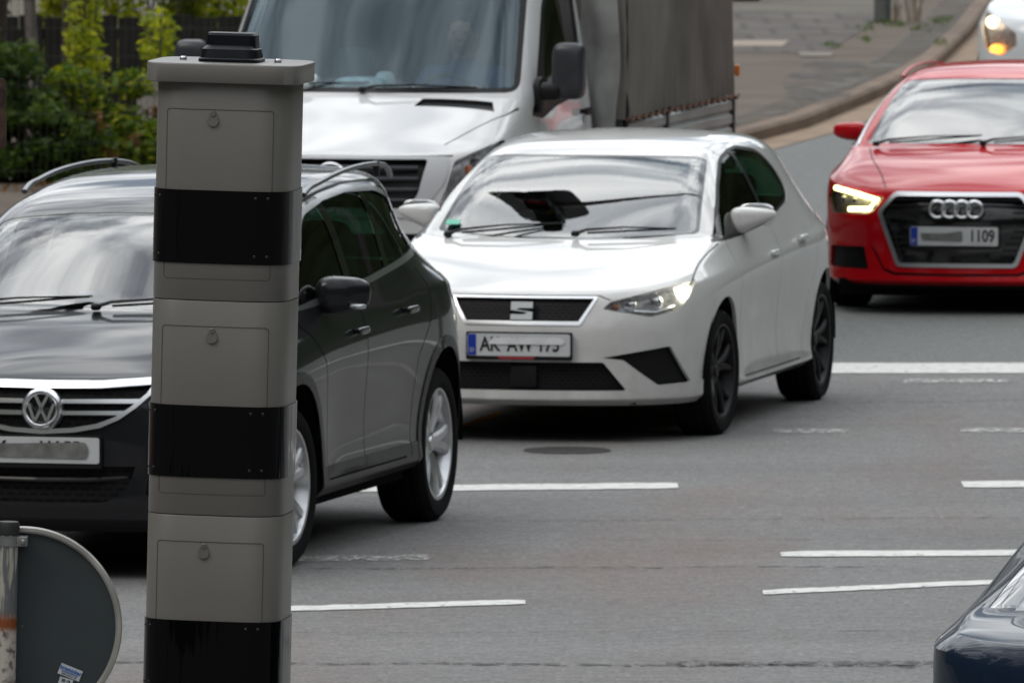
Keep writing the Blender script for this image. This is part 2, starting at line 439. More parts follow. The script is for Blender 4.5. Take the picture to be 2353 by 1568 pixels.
def build_shell(S, level=3):
    plan = S['plan']; n = len(plan); fc = S['fc']; rc = S['rc']; K = fc
    # plan normals
    nr = []
    for i in range(n):
        a = Vector(plan[max(i-1, 0)]); b = Vector(plan[min(i+1, n-1)]); d = (b-a).normalized()
        nn = Vector((-d.y, d.x))
        if i == 0: nn = Vector((1, 0))
        if i == n-1: nn = Vector((-1, 0))
        if nn.dot(Vector(plan[i]) - Vector((-1.2, 0))) < 0: nn = -nn
        nr.append(nn)
    bm = bmesh.new(); cl = bm.edges.layers.float.get('crease_edge') or bm.edges.layers.float.new('crease_edge')
    rows = []
    for r in S['rows']:
        z = ik(r['z'], n); ins = ik(r['in'], n)
        row = []
        for i in range(n):
            p = Vector(plan[i]) - nr[i]*ins[i]
            if i in (0, n-1): p.y = 0
            row.append(bm.verts.new((p.x, p.y, z[i])))
        rows.append(row)
    for a in range(len(rows)-1):
        for i in range(n-1):
            bm.faces.new((rows[a][i], rows[a+1][i], rows[a+1][i+1], rows[a][i+1]))
    top = rows[-1]
    # top grid: lines k=0..K ; stations j=0..m
    js = list(range(fc, rc+1)); m = len(js)
    G = [[None]*m for _ in range(K+1)]
    for jj, i in enumerate(js): G[0][jj] = top[i]
    for k in range(K+1): G[k][0] = top[fc-k]; G[k][m-1] = top[rc+k]
    C, A, B = S['centre'], S['rail'], S['mid']
    for jj in range(1, m-1):
        cx, cz = C[jj-1]; ax, ay, az = A[jj-1]; bxx, by, bz = B[jj-1]
        G[1][jj] = bm.verts.new((bxx, by, bz)); G[2][jj] = bm.verts.new((ax, ay, az))
        for k in range(3, K+1):
            t = (k-2)/(K-2); y = ay*(1-t); q = 1-(y/ay)**2
            pw = S.get('crown', 1.0)
            G[k][jj] = bm.verts.new((ax+(cx-ax)*q, y, az+(cz-az)*q**pw))
    for k in range(K):
        for jj in range(m-1):
            bm.faces.new((G[k][jj], G[k+1][jj], G[k+1][jj+1], G[k][jj+1]))
    # mirror
    vm = {}
    for v in list(bm.verts):
        vm[v] = v if abs(v.co.y) < 1e-6 else bm.verts.new((v.co.x, -v.co.y, v.co.z))
    for f in list(bm.faces):
        try: bm.faces.new([vm[v] for v in reversed(f.verts)])
        except ValueError: pass
    # creases
    def setc(a, b, wt):
        for x, y in ((a, b), (vm[a], vm[b])):
            e = bm.edges.get((x, y))
            if e: e[cl] = max(e[cl], wt)
    for ri, i0, i1, wt in S.get('creases', []):
        for i in range(i0, i1): setc(rows[ri][i], rows[ri][i+1], wt)
    for k, j0, j1, wt in S.get('gcreases', []):
        for j in range(j0, j1): setc(G[k][j], G[k][j+1], wt)
    for j, k0, k1, wt in S.get('xcreases', []):
        for k in range(k0, k1): setc(G[k][j], G[k+1][j], wt)
    bm.normal_update()
    bmesh.ops.recalc_face_normals(bm, faces=bm.faces)
    # outward check using a roof face
    f = max(bm.faces, key=lambda f: f.calc_center_median().z)
    if f.normal.z < 0: bmesh.ops.reverse_faces(bm, faces=bm.faces)
    me = bpy.data.meshes.new('cage'); bm.to_mesh(me); bm.free()
    o = bpy.data.objects.new('cage', me); col.objects.link(o)
    md = o.modifiers.new('s', 'SUBSURF'); md.levels = level; md.render_levels = level; md.boundary_smooth = 'ALL'
    dg = bpy.context.evaluated_depsgraph_get()
    m2 = bpy.data.meshes.new_from_object(o.evaluated_get(dg))
    bpy.data.objects.remove(o); bpy.data.meshes.remove(me)
    nb = bmesh.new(); nb.from_mesh(m2); bpy.data.meshes.remove(m2)
    nb.normal_update()
    return Shell(nb)
def screen_cut(sh, xc, kc, yb, xh, kh, yt, seal=.022):
    """windscreen cut in plan: cowl arc x = xc - kc*y^2 out to yb, header arc x = xh - kh*y^2 out to yt"""
    def poly(xc, yb, xh, yt):
        a = [(xc-kc*(y*y), y) for y in [(-yb+2*yb*k/14) for k in range(15)]]
        b = [(xh-kh*(y*y), y) for y in [(yt-2*yt*k/12) for k in range(13)]]
        return roundpoly(a+b, [.04 if k in (0, 14, 15, 27) else 0 for k in range(28)], 4)
    cond = lambda c, n: n.z > .1 and n.x > .02 and c.z > .9
    rg = sh.cut(poly(xc, yb, xh, yt), 'z', cond)
    gl = sh.cut(poly(xc-seal*.9, yb-seal, xh+seal*.8, yt-seal*.9), 'z', cond, over=(rg,))
    return rg, gl
def smoothpts(pts, n=6):
    out = []; P = [Vector(p) for p in pts]
    for i in range(len(P)-1):
        a, b, c, d = P[max(i-1, 0)], P[i], P[i+1], P[min(i+2, len(P)-1)]
        for k in range(n):
            t = k/n; out.append(.5*((2*b)+(c-a)*t+(2*a-5*b+4*c-d)*t*t+(3*b-a-3*c+d)*t**3))
    out.append(P[-1]); return out
def mir(p): return [(-a, b) for a, b in p][::-1]
def circ(cx, cz, r, n=40, a0=0, a1=2*math.pi): return [(cx+r*math.cos(a0+(a1-a0)*k/n), cz+r*math.sin(a0+(a1-a0)*k/n)) for k in range(n)]
def strip(p, w):
    """thin convex quads following polyline p"""
    out = []
    for i in range(len(p)-1):
        a, b = Vector(p[i]), Vector(p[i+1]); d = (b-a).normalized(); nn = Vector((-d.y, d.x))*w/2; e = d*w*.3
        out.append([tuple(a-nn-e), tuple(b-nn+e), tuple(b+nn+e), tuple(a+nn-e)])
    return out

# ---------------------------------------------------------------- wheels
def wheel(parent, x, y, R_, rimR, width, style, steer=0., side=1, rot=0.):
    """hub with tyre and rim as sub-parts; outer face at y (signed by side)"""
    s = side
    mt = Matrix.Translation((x, y - s*width/2, R_)) @ Matrix.Rotation(steer, 4, 'Z')
    hw = width/2
    bm = bmesh.new()      # hub + brake disc
    lathe(bm, [(0.001, s*.02), (.15, s*.02), (.155, -s*.01), (.001, -s*.012)], 32)
    lathe(bm, [(.07, s*.05), (.07, -s*.05)], 24)
    bm.transform(mt); bmesh.ops.recalc_face_normals(bm, faces=bm.faces)
    hub = obj('wheel', bm, M['steel'], parent)
    bm = bmesh.new()
    sh = R_-rimR
    prof = [(rimR-.012, hw*.80), (rimR+.004, hw*.92), (rimR+sh*.35, hw*1.0), (rimR+sh*.7, hw*.99), (R_-.018, hw*.90), (R_-.005, hw*.78)]
    # tread with grooves
    for g in (.45, 0.0, -.45):
        prof += [(R_, hw*(g+.12)), (R_-.008, hw*(g+.06)), (R_-.008, hw*(g-.06)), (R_, hw*(g-.12))]
    prof += [(R_-.005, -hw*.78), (R_-.018, -hw*.90), (rimR+sh*.7, -hw*.99), (rimR+.004, -hw*.92), (rimR-.012, -hw*.8)]
    lathe(bm, [(a, b*s) for a, b in prof], 72)
    for v in bm.verts:                       # contact patch
        if v.co.z < -(R_-.006): v.co.z = -(R_-.006) + (v.co.z+(R_-.006))*.1
    bm.transform(Matrix.Translation((0, 0, -.004)))
    bm.transform(mt); bmesh.ops.recalc_face_normals(bm, faces=bm.faces)
    obj('tyre', bm, M['rubber'], hub, smooth=30)
    bm = bmesh.new()
    fo = hw*.84
    lathe(bm, [(rimR+.006, s*fo), (rimR+.004, s*(fo+.008)), (rimR-.012, s*(fo+.006)), (rimR-.022, s*(fo-.02)), (rimR-.035, s*(fo-.07)), (rimR-.04, -s*hw*.8), (rimR+.002, -s*hw*.9)], 64)
    bmesh.ops.recalc_face_normals(bm, faces=bm.faces)
    def spoke(a0, w0, w1, r0, r1, y0, y1, th=.02, tw=0.):
        nseg = 6; ring = []
        for k in range(nseg+1):
            t = k/nseg; r = r0+(r1-r0)*t; wv = w0+(w1-w0)*t; yy = y0+(y1-y0)*(t**1.5)+math.sin(t*math.pi)*.012
            a = a0+tw*t
            c = Vector((math.cos(a), 0, math.sin(a))); tdir = Vector((-math.sin(a), 0, math.cos(a)))
            pts = [c*r + tdir*q for q in (-wv, -wv*.55, wv*.55, wv)]
            ring.append([bm.verts.new((pts[0].x, s*(yy-th*.5), pts[0].z)), bm.verts.new((pts[1].x, s*yy, pts[1].z)), bm.verts.new((pts[2].x, s*yy, pts[2].z)), bm.verts.new((pts[3].x, s*(yy-th*.5), pts[3].z)),
                         bm.verts.new((pts[3].x, s*(yy-th-.02), pts[3].z)), bm.verts.new((pts[0].x, s*(yy-th-.02), pts[0].z))])
        for k in range(nseg):
            for q in range(6):
                bm.faces.new((ring[k][q], ring[k][(q+1) % 6], ring[k+1][(q+1) % 6], ring[k+1][q]))
    if style == 'five':       # five broad split spokes
        for k in range(5):
            a = rot + 2*math.pi*k/5
            spoke(a-.07, .022, .016, .05, rimR-.015, fo-.035, fo-.005, tw=-.22)
            spoke(a+.07, .022, .016, .05, rimR-.015, fo-.035, fo-.005, tw=.22)
    elif style == 'multi':    # five pairs, bright
        for k in range(5):
            a = rot + 2*math.pi*k/5
            spoke(a-.10, .030, .026, .05, rimR-.012, fo-.03, fo-.004, tw=-.12)
            spoke(a+.10, .030, .026, .05, rimR-.012, fo-.03, fo-.004, tw=.12)
    else:
        for k in range(10):
            spoke(rot+2*math.pi*k/10, .02, .02, .05, rimR-.012, fo-.03, fo-.004)
    lathe(bm, [(.001, s*(fo-.022)), (.03, s*(fo-.022)), (.034, s*(fo-.03)), (.072, s*(fo-.036)), (.082, s*(fo-.06)), (.08, s*(fo-.09))], 30)
    for k in range(5):
        a = rot+2*math.pi*(k+.5)/5
        lathe(bm, [(.001, s*(fo-.033)), (.009, s*(fo-.033)), (.009, s*(fo-.05))], 8, centre=(.055*math.cos(a), 0, .055*math.sin(a)))
    bmesh.ops.recalc_face_normals(bm, faces=bm.faces)
    bm.transform(mt)
    obj('rim', bm, M['alloyblack'] if style == 'five' else M['alloy'], hub, smooth=35)
    return hub

def underbody(parent, plan, z0=.19, z1=.34, ins=.10, wheels=(), wr=.40):
    """dark floor pan with wheel wells left free"""
    xs = [p[0] for p in plan]
    bm = bmesh.new()
    w = max(p[1] for p in plan)-ins
    x0 = min(xs)+ins+.05; x1 = max(xs)-ins-.05
    bx(bm, x0, x1, -w+.24, w-.24, z0, z1)
    segs = [x1-.06] 
    cuts = []
    prev = None
    for wx in wheels:
        if prev is not None: cuts.append((wx+wr, prev))
        prev = wx-wr
    for a, b in cuts:
        if b-a > .05:
            for s in (-1, 1): bx(bm, a, b, min(s*(w-.24), s*w), max(s*(w-.24), s*w), z0+.002, z1-.002)
    return obj('underbody', bm, M['under'], parent, smooth=False)
def arches(sh, parent, xs, r, zc, ymin, w, flare=0., liner_w=.34):
    """cut round wheel openings, return liners"""
    for x in xs:
        for s in (1, -1):
            rid = sh.cut(circ(x, zc, r, 36), 'y', (lambda c, n, s=s: c.y*s > ymin))
            nb = sh.take(rid); nb.free()
    for x in xs:
        for s in (1, -1):
            bm = bmesh.new()
            yo = s*(w-.035); yi = s*(w-liner_w)
            k = 30; a0 = R(-4); a1 = R(184)
            o_, i_, e_ = [], [], []
            for q in range(k+1):
                a = a0+(a1-a0)*q/k
                o_.append(bm.verts.new((x+(r+.012)*math.cos(a), yo, zc+(r+.012)*math.sin(a))))
                i_.append(bm.verts.new((x+(r+.012)*math.cos(a), yi, zc+(r+.012)*math.sin(a))))
            for q in range(k): bm.faces.new((o_[q], o_[q+1], i_[q+1], i_[q]))
            bm.faces.new(i_)
            obj('wheel_arch_liner', bm, M['under'], parent)
def arch_lips(sh, xs, r, zc, ymin, m_, parent, inner=.03):
    pass
def shell_lips(bm, depth=.02):
    """fold every open edge of the outer panel inwards a little so panels have visible thickness"""
    bm.normal_update()
    be = [e for e in bm.edges if e.is_boundary]
    vs = {v: v.normal.copy() for e in be for v in e.verts}
    r = bmesh.ops.extrude_edge_only(bm, edges=be)
    for g in r['geom']:
        if isinstance(g, bmesh.types.BMVert):
            near = g
            # find source normal through linked edge
            for e in g.link_edges:
                o = e.other_vert(g)
                if o in vs and (o.co-g.co).length < 1e-7:
                    g.co -= vs[o]*depth; break
def mirror_part(parent, paintm, pos, side, size=(.075, .115, .075), tilt=0., base_drop=.10, name='side_mirror', wedge=False):
    x, y, z = pos
    bm = bmesh.new()
    sx, sy, sz = size
    def f(v):
        t = (v.y*side/sy+1)/2            # 0 inner..1 outer
        v.z *= (1-.28*t); v.z += sz*.10*t
        v.x *= 1-.25*t; v.x -= .05*t
        if v.x < 0: v.x *= .55
        if wedge:
            if v.z < 0: v.z *= 1.35*max(0, 1-t)**.75+.10
            else: v.z *= .62-.12*t
        return v
    superell(bm, (x, y, z), (sx, sy, sz), .62, .7, 28, 16, fn=f)
    h = obj(name, bm, paintm, parent)
    bm = bmesh.new()
    def g(v):
        return f(v)*1.015
    superell(bm, (x-.004, y, z-.003), (sx*.99, sy*.99, sz*.99), .75, .7, 28, 16, fn=g)
    # keep only lower part
    dl = [ff for ff in bm.faces if ff.calc_center_median().z > z-sz*.42]
    bmesh.ops.delete(bm, geom=dl, context='FACES')
    # stalk
    iy = y-side*sy*.8
    tube(bm, [(x-.01, iy+side*.03, z-sz*.55), (x-.02, iy-side*.02, z-sz*.9), (x-.03, iy-side*.09, z-sz*.9-base_drop*.35)], [.036, .034, .04], 10, flat=.55)
    obj('mirror_base', bm, M['black'], h)
    bm = bmesh.new()
    superell(bm, (x-.052, y+side*.005, z+.004), (.006, sy*.82, sz*.68), .6, .6, 20, 10)
    obj('mirror_glass', bm, M['chrome'], h)
    return h
def handle(parent, m_, x, y, z, side, l=.09, h=.013):
    bm = bmesh.new()
    superell(bm, (x, y+side*.018, z), (l, .012, h), .5, .5, 20, 10)
    bx(bm, x-l*.9, x-l*.6, min(y-side*.02, y+side*.015), max(y-side*.02, y+side*.015), z-h*.6, z+h*.6)
    bx(bm, x+l*.6, x+l*.9, min(y-side*.02, y+side*.015), max(y-side*.02, y+side*.015), z-h*.6, z+h*.6)
    return obj('door_handle', bm, m_, parent)
def cup(bm, c, s, mi=0):
    superell(bm, c, s, .9, .6, 20, 10, mi=mi)
def interior(parent, x_dash, w, z_belt, seatx=(-1.05, -1.9), seatz=.55, wheel_side=1, headz=.0, dashz=None):
    dashz = dashz or z_belt-.03
    bm = bmesh.new()
    superell(bm, (x_dash-.10, 0, dashz-.14), (.26, w-.10, .14), .4, .35, 32, 12)
    d = obj('dashboard', bm, M['interior'], parent)
    bm = bmesh.new()
    mt = Matrix.Translation((x_dash-.42, wheel_side*.36, dashz-.02)) @ Matrix.Rotation(R(-24), 4, 'Y')
    for k in range(1):
        rr = []
        lathe(bm, [(.18+.014*math.cos(a), .014*math.sin(a)) for a in [2*math.pi*q/10 for q in range(11)]], 36, axis='X', mat4=mt)
        superell(bm, (0, 0, 0), (.03, .06, .05), .6, .6, 14, 8, mat4=mt)
        bx2 = [((0, -.17, 0), (0, -.04, 0)), ((0, .17, 0), (0, .04, 0)), ((0, 0, -.17), (0, 0, -.04))]
        for a, b in bx2: tube(bm, [mt @ Vector(a), mt @ Vector(b)], .014, 6)
    obj('steering_wheel', bm, M['interior'], parent)
    for r_, sx in enumerate(seatx):
        for s in ((-.36, .36) if r_ == 0 else (-.42, .42)):
            bm = bmesh.new()
            superell(bm, (sx+.20, s, seatz-.08), (.26, .24, .10), .5, .5, 20, 10)
            mt = Matrix.Translation((sx-.08, s, seatz+.22)) @ Matrix.Rotation(R(-14), 4, 'Y')
            superell(bm, (0, 0, 0), (.09, .23, .32), .5, .5, 20, 12, mat4=mt)
            superell(bm, (-.01, 0, .40), (.055, .13, .085), .6, .6, 16, 10, mat4=mt)
            obj('seat', bm, M['seat'], parent)
def wiper(parent, p0, p1, lift=.012):
    """from pivot p0 to tip p1"""
    bm = bmesh.new()
    a, b = Vector(p0), Vector(p1)
    mid = a.lerp(b, .5)+Vector((.02, 0, .02))
    tube(bm, [a, a.lerp(b, .12)+Vector((.02, 0, .018)), mid, b], [.011, .008, .005, .004], 6)
    tube(bm, [a.lerp(b, .12), a.lerp(b, .98)], .006, 6)
    superell(bm, p0, (.022, .022, .016), .7, .7, 12, 8)
    return obj('wiper', bm, M['black'], parent)
def number_plate(parent, x, y, z, text_l, text_r, tilt=0., frame=True, smear=None, yaw=0., blue=True):
    W, Hh = .52, .11
    mt = Matrix.Translation((x, y, z)) @ Matrix.Rotation(tilt, 4, 'Y') @ Matrix.Rotation(yaw, 4, 'Z')
    bm = bmesh.new()
    a = .008
    prism(bm, roundpoly([(-W/2-a, -Hh/2-a-.012), (W/2+a, -Hh/2-a-.012), (W/2+a, Hh/2+a), (-W/2-a, Hh/2+a)], .008), .02)
    bm.transform(FRONT.to_4x4())
    bm.transform(mt @ Matrix.Translation((-.024, 0, 0)))
    bmesh.ops.recalc_face_normals(bm, faces=bm.faces)
    pf = obj('number_plate', bm, M['black'], parent, smooth=False)
    bm = bmesh.new()
    prism(bm, roundpoly([(-W/2, -Hh/2), (W/2, -Hh/2), (W/2, Hh/2), (-W/2, Hh/2)], .012), .004)
    bm.transform(FRONT.to_4x4()); bm.transform(mt @ Matrix.Translation((-.003, 0, 0)))
    obj('plate_panel', bm, M['plate'], pf, smooth=False)
    if blue:
        bm = bmesh.new()
        prism(bm, [(-W/2+.003, -Hh/2+.003), (-W/2+.045, -Hh/2+.003), (-W/2+.045, Hh/2-.003), (-W/2+.003, Hh/2-.003)], .003)
        bm.transform(FRONT.to_4x4()); bm.transform(mt)
        obj('plate_country_band', bm, M['plateblue'], pf, smooth=False)
        o = text_part('plate_country_letter', 'D', .03, M['plate'], pf, (0, 0, 0)); o.data.transform(mt @ Matrix.Translation((.0045, -W/2+.024, -.028)))
    for t, cx, sx in ((text_l, -W/2+.13, .8), (text_r, .09, .8)):
        if not t: continue
        if isinstance(t, tuple): t, cx = t
        o = text_part('plate_lettering', t, .098, M['plateink'], pf, (0, 0, 0), bold=True, sx=.78)
        o.data.transform(mt @ Matrix.Translation((.0028, cx, 0)))
    if smear:
        for pts, mm in smear:
            bm = bmesh.new(); prism(bm, roundpoly(pts, .012), .0025)
            bm.transform(FRONT.to_4x4()); bm.transform(mt @ Matrix.Translation((.0042, 0, 0)))
            obj('plate_smear', bm, mm, pf, smooth=False)
    return pf
# ================================================================ white hatchback
def make_hatchback():
    root = thing('hatchback_car', 'white hatchback with black wheels and one lit headlight, in the middle of the junction', 'car',
                 (0.2245, 56.631, 0), R(-102.615), 'cars driving through the junction')
    plan = [(.835, 0), (.822, .22), (.785, .43), (.70, .60), (.57, .73), (.43, .81), (.32, .855), (.12, .878), (-.12, .885), (-.37, .888), (-.65, .888), (-.95, .889), (-1.25, .89), (-1.55, .89),
            (-1.85, .89), (-2.15, .89), (-2.42, .89), (-2.68, .875), (-2.86, .84), (-2.98, .78), (-3.06, .67), (-3.10, .50), (-3.12, .25), (-3.125, 0)]
    rows = [
        dict(z=[(0, .185), (5, .185), (7, .20), (17, .205), (23, .25)], **{'in': [(0, .07), (5, .05), (7, .07), (17, .07), (23, .06)]}),
        dict(z=[(0, .215), (5, .215), (7, .235), (17, .24), (23, .32)], **{'in': [(0, .0), (4, .0), (7, .03), (10, .015), (15, .015), (17, .03), (23, .0)]}),
        dict(z=[(0, .262), (5, .265), (7, .30), (17, .31), (23, .42)], **{'in': [(0, .005), (4, .0), (7, .02), (10, .035), (15, .03), (17, .01), (23, .0)]}),
        dict(z=[(0, .42), (5, .45), (7, .45), (17, .47), (23, .53)], **{'in': [(0, .012), (4, .0), (7, .0), (10, .055), (14, .045), (16, .0), (23, .0)]}),
        dict(z=[(0, .555), (5, .58), (8, .62), (17, .66), (23, .66)], **{'in': [(0, .0), (3, .0), (6, .01), (10, .03), (14, .025), (17, .0), (23, .01)]}),
        dict(z=[(0, .63), (4, .66), (6, .72), (9, .765), (17, .87), (23, .80)], **{'in': [(0, .035), (4, .02), (7, .0), (12, .0), (17, .0), (20, .03), (23, .04)]}),
        dict(z=[(0, .695), (3, .73), (5, .775), (7, .81), (10, .835), (17, .92), (23, .93)], **{'in': [(0, .055), (3, .05), (5, .03), (8, .028), (12, .024), (17, .04), (20, .08), (23, .08)]}),
        dict(z=[(0, .735), (2, .748), (4, .775), (5, .808), (7, .86), (9, .935), (10, .965), (14, 1.01), (16, 1.06), (18, 1.04), (23, 1.00)], **{'in': [(0, .09), (3, .10), (5, .085), (8, .08), (10, .075), (13, .08), (16, .11), (17, .135), (18, .14), (23, .13)]}),
    ]
    #       i6            7           8           9 cowl         10 ws base      11            12 header       13            14            15            16            17
    centre = [(.60, .785), (.38, .845), (.12, .90), (-.16, .955), (-.21, .985), (-.55, 1.172), (-.90, 1.345), (-1.12, 1.405), (-1.6, 1.445), (-2.1, 1.44), (-2.55, 1.405), (-2.90, 1.355)]
    rail = [(.42, .66, .805), (.22, .68, .865), (0, .71, .918), (-.20, .745, .962), (-.27, .755, .988), (-.57, .692, 1.19), (-.94, .622, 1.342), (-1.26, .605, 1.40), (-1.7, .605, 1.418), (-2.1, .60, 1.405), (-2.5, .58, 1.37), (-2.84, .535, 1.305)]
    mid = [(.37, .755, .812), (.2, .775, .868), (-.04, .785, .915), (-.27, .80, .962), (-.37, .808, .975), (-.72, .765, 1.08), (-1.14, .712, 1.19), (-1.45, .71, 1.225), (-1.8, .705, 1.24), (-2.1, .695, 1.24), (-2.4, .685, 1.235), (-2.70, .64, 1.17)]
    S = dict(plan=plan, rows=rows, fc=5, rc=18, centre=centre, rail=rail, mid=mid,
             creases=[(1, 0, 6, .5), (2, 0, 6, .6), (1, 9, 16, .5), (2, 9, 16, .3), (6, 4, 18, .75), (5, 0, 4, .3), (7, 0, 9, .35)],
             xcreases=[(4, 1, 5, .4), (5, 1, 5, .4)])
    sh = build_shell(S, 3)
    P = M['p_ibiza']
    front = lambda c, n: c.x > -.02 and n.x > .12
    lf = lambda c, n: c.y > .45
    rt = lambda c, n: c.y < -.45
    # wheel openings
    arches(sh, root, (0, -2.564), .365, .325, .55, .888)
    # windscreen
    wsp = roundpoly([(-.70, .975), (.70, .975), (.575, 1.352), (-.575, 1.352)], .05)
    wcond = lambda c, n: -1.15 < c.x < -.188-.13*c.y*c.y and n.x > .15 and .2 < n.z < .985
    rg, gl = screen_cut(sh, -.150, .24, .675, -.925, .15, .572)
    obj('windscreen_seal', sh.take(rg, -.002), M['blackgloss'], root)
    ws = obj('windscreen', sh.take(gl, -.003), M['glass'], root)
    # side windows
    sid = roundpoly([(-.13, .948), (-.50, 1.10), (-.74, 1.215), (-1.06, 1.328), (-1.30, 1.362), (-1.52, 1.376), (-1.9, 1.333), (-2.08, 1.23), (-2.12, 1.12), (-2.0, 1.065), (-1.5, 1.01), (-.7, .962)], [.02, .05, .1, .1, .1, .1, .1, .08, .06, .08, .1, .1])
    fg = [(-.20, .967), (-.52, 1.092), (-.76, 1.203), (-1.07, 1.314), (-1.27, 1.345), (-1.30, 1.347), (-1.32, 1.012), (-.7, .978)]
    rgp = [(-1.37, 1.359), (-1.52, 1.360), (-1.87, 1.32), (-2.05, 1.225), (-2.09, 1.13), (-1.98, 1.082), (-1.5, 1.027), (-1.37, 1.016)]
    for cnd, s in ((lf, 1), (rt, -1)):
        c2 = lambda c, n, cnd=cnd: cnd(c, n) and c.z > .93 and abs(c.y) > .735-(c.z-.988)*.375
        a = sh.cut(sid, 'y', c2)
        b = sh.cut(roundpoly(fg, .02), 'y', c2, over=(a,)); d = sh.cut(roundpoly(rgp, .02), 'y', c2, over=(a,))
        obj('window_frame', sh.take(a, -.004), M['black'], root)
        obj('side_window', sh.take(b, -.008), M['sideglass'], root)
        obj('side_window', sh.take(d, -.008), M['sideglass'], root)
    # rear window
    rw = roundpoly([(-.60, 1.05), (.60, 1.05), (.50, 1.27), (-.50, 1.27)], .05)
    q = sh.cut(rw, 'x', lambda c, n: c.x < -2.7 and n.x < -.1)
    obj('rear_window', sh.take(q, -.004), M['sideglass'], root)
    # grille (chrome frame, mesh)
    gp = [(-.372, .722), (.372, .722), (.292, .583), (-.292, .583)]
    a = sh.cut(roundpoly(gp, .012), 'x', front)
    b = sh.cut(roundpoly([(-.352, .712), (.352, .712), (.283, .602), (-.283, .602)], .006), 'x', front, over=(a,))
    obj('grille_frame', sh.take(a, .006, wall=True), M['chrome'], root)
    g = obj('grille', sh.take(b, Vector((-.022, 0, 0)), wall=True), M['meshfine'], root)
    # lower intake
    lp = [(-.405, .402), (.405, .402), (.515, .262), (-.515, .262)]
    a = sh.cut(roundpoly(lp, .012), 'x', front)
    lg = obj('bumper_grille', sh.take(a, Vector((-.04, 0, 0)), wall=True), M['meshfine'], root)
    bm = bmesh.new(); bx(bm, .786, .805, -.06, .075, .272, .385, bev=.006); obj('radar_cover', bm, M['black'], lg)
    # corner intakes
    fp = [(.40, .424), (.705, .476), (.785, .292), (.655, .284), (.50, .412)]
    for s in (1, -1):
        pp = fp if s > 0 else mir(fp)
        a = sh.cut(roundpoly(pp, .01), 'x', front)
        obj('corner_intake', sh.take(a, Vector((-.035, -s*.012, 0)), wall=True), M['black'], root)
    # crease line below the headlamps is a narrow step
    # headlamps
    hp = [(.397, .664), (.432, .700), (.60, .742), (.792, .795), (.775, .72), (.735, .650), (.62, .622)]
    for s in (1, -1):
        pp = hp if s > 0 else mir(hp)
        c2 = (lambda c, n, s=s: c.x > .1 and c.y*s > .3)
        a = sh.cut(roundpoly(pp, .008), 'x', c2)
        keep = sh.take(a, -.0005, keep=True)
        h = obj('headlight', sh.take(a, Vector((-.085, -s*.025, 0)), wall=True), M['lampdark'], root, label='headlight with its daytime lamp lit' if s > 0 else None)
        obj('lamp_lens', keep, M['lens'], h)
        bm = bmesh.new()
        cup(bm, (.515, s*.60, .685), (.03, .052, .046)); cup(bm, (.61, s*.50, .676), (.03, .042, .036))
        tube(bm, [(.62, s*.52, .648), (.56, s*.62, .640), (.47, s*.70, .668)], .006, 6)
        tube(bm, [(.60, s*.47, .700), (.55, s*.56, .724), (.48, s*.66, .748)], .005, 6)
        obj('reflector', bm, M['reflector'], h)
        bm = bmesh.new(); superell(bm, (.40, s*.712, .735), (.03, .056, .040), .8, .8, 20, 12)
        obj('daylight_lamp', bm, M['lampwhite'] if s > 0 else M['reflector'], h)
        bm = bmesh.new(); superell(bm, (.655, s*.44, .675), (.012, .022, .018), .8, .6, 16, 10)
        obj('indicator', bm, M['amber'], h)
    # tail lamps
    tp = [(-2.60, .955), (-2.80, 1.0), (-3.2, .98), (-3.2, .86), (-2.85, .85)]
    for s, cnd in ((1, lf), (-1, rt)):
        a = sh.cut(tp, 'y', (lambda c, n, s=s: c.y*s > .35 and c.x < -2.6 and n.z < .75))
        obj('tail_light', sh.take(a, .003), M['redlens'], root)
    # shut lines
    seams = []
    for s, cnd in ((1, lf), (-1, rt)):
        c2 = lambda c, n, cnd=cnd: cnd(c, n) and c.z < 1.1
        seams.append(sh.cut(None, 'y', c2, many=[q_ for pl in ([(-.30, .96), (-.33, .80), (-.40, .55), (-.47, .30), (-.52, .245)], [(-1.36, 1.01), (-1.37, .8), (-1.37, .5), (-1.36, .25)], [(-.5, .262), (-1.0, .262), (-1.36, .262), (-1.9, .262)],
                   [(-2.33, 1.06), (-2.36, .92), (-2.28, .72), (-2.13, .60), (-2.04, .45), (-1.98, .30), (-1.9, .262)]) for q_ in strip(pl, .007)]))
        for pl in ([(.40, s*.775), (.2, s*.765), (0, s*.772), (-.20, s*.785)],):
            for qd in strip(pl, .007): seams.append(sh.cut(qd, 'z', lambda c, n, s=s: c.z > .75 and c.y*s > .5))
    for pl in ([(-.37, .727), (-.2, .7275), (0, .728), (.2, .7275), (.37, .727)],):
        for qd in strip(pl, .006): seams.append(sh.cut(qd, 'x', front))
    for s in (1, -1):
        for qd in strip([(s*.374, .728), (s*.43, .706)], .006): seams.append(sh.cut(qd, 'x', front))
        for qd in strip([(s*.36, .56), (s*.41, .48), (s*.55, .262)], .004): pass
    obj('shut_line', sh.take(seams, -.004), M['seam'], root)
    # cowl strip
    bm = sh.bm; shell_lips(bm, .018)
    body = obj('body', bm, P, root)
    # badge: a flat angular S shape
    bm = bmesh.new()
    bb = [(-.062, -.052), (.062, -.052), (.062, .052), (-.062, .052)]
    prism(bm, roundpoly(bb, .01), .006); bm.transform(FRONT.to_4x4()); bmesh.ops.recalc_face_normals(bm, faces=bm.faces); bm.transform(Matrix.Translation((.797, .0, .654)) @ Matrix.Rotation(R(-14), 4, 'Y')); obj('badge_backing', bm, M['blackgloss'], root, smooth=False)
    bm = bmesh.new()
    u = [(-.055, .045), (.055, .045), (.055, .014), (-.012, .014), (-.03, .006), (.055, -.006), (.055, -.045), (-.055, -.045), (-.055, -.018), (.012, -.018), (.03, -.008), (-.055, .004)]
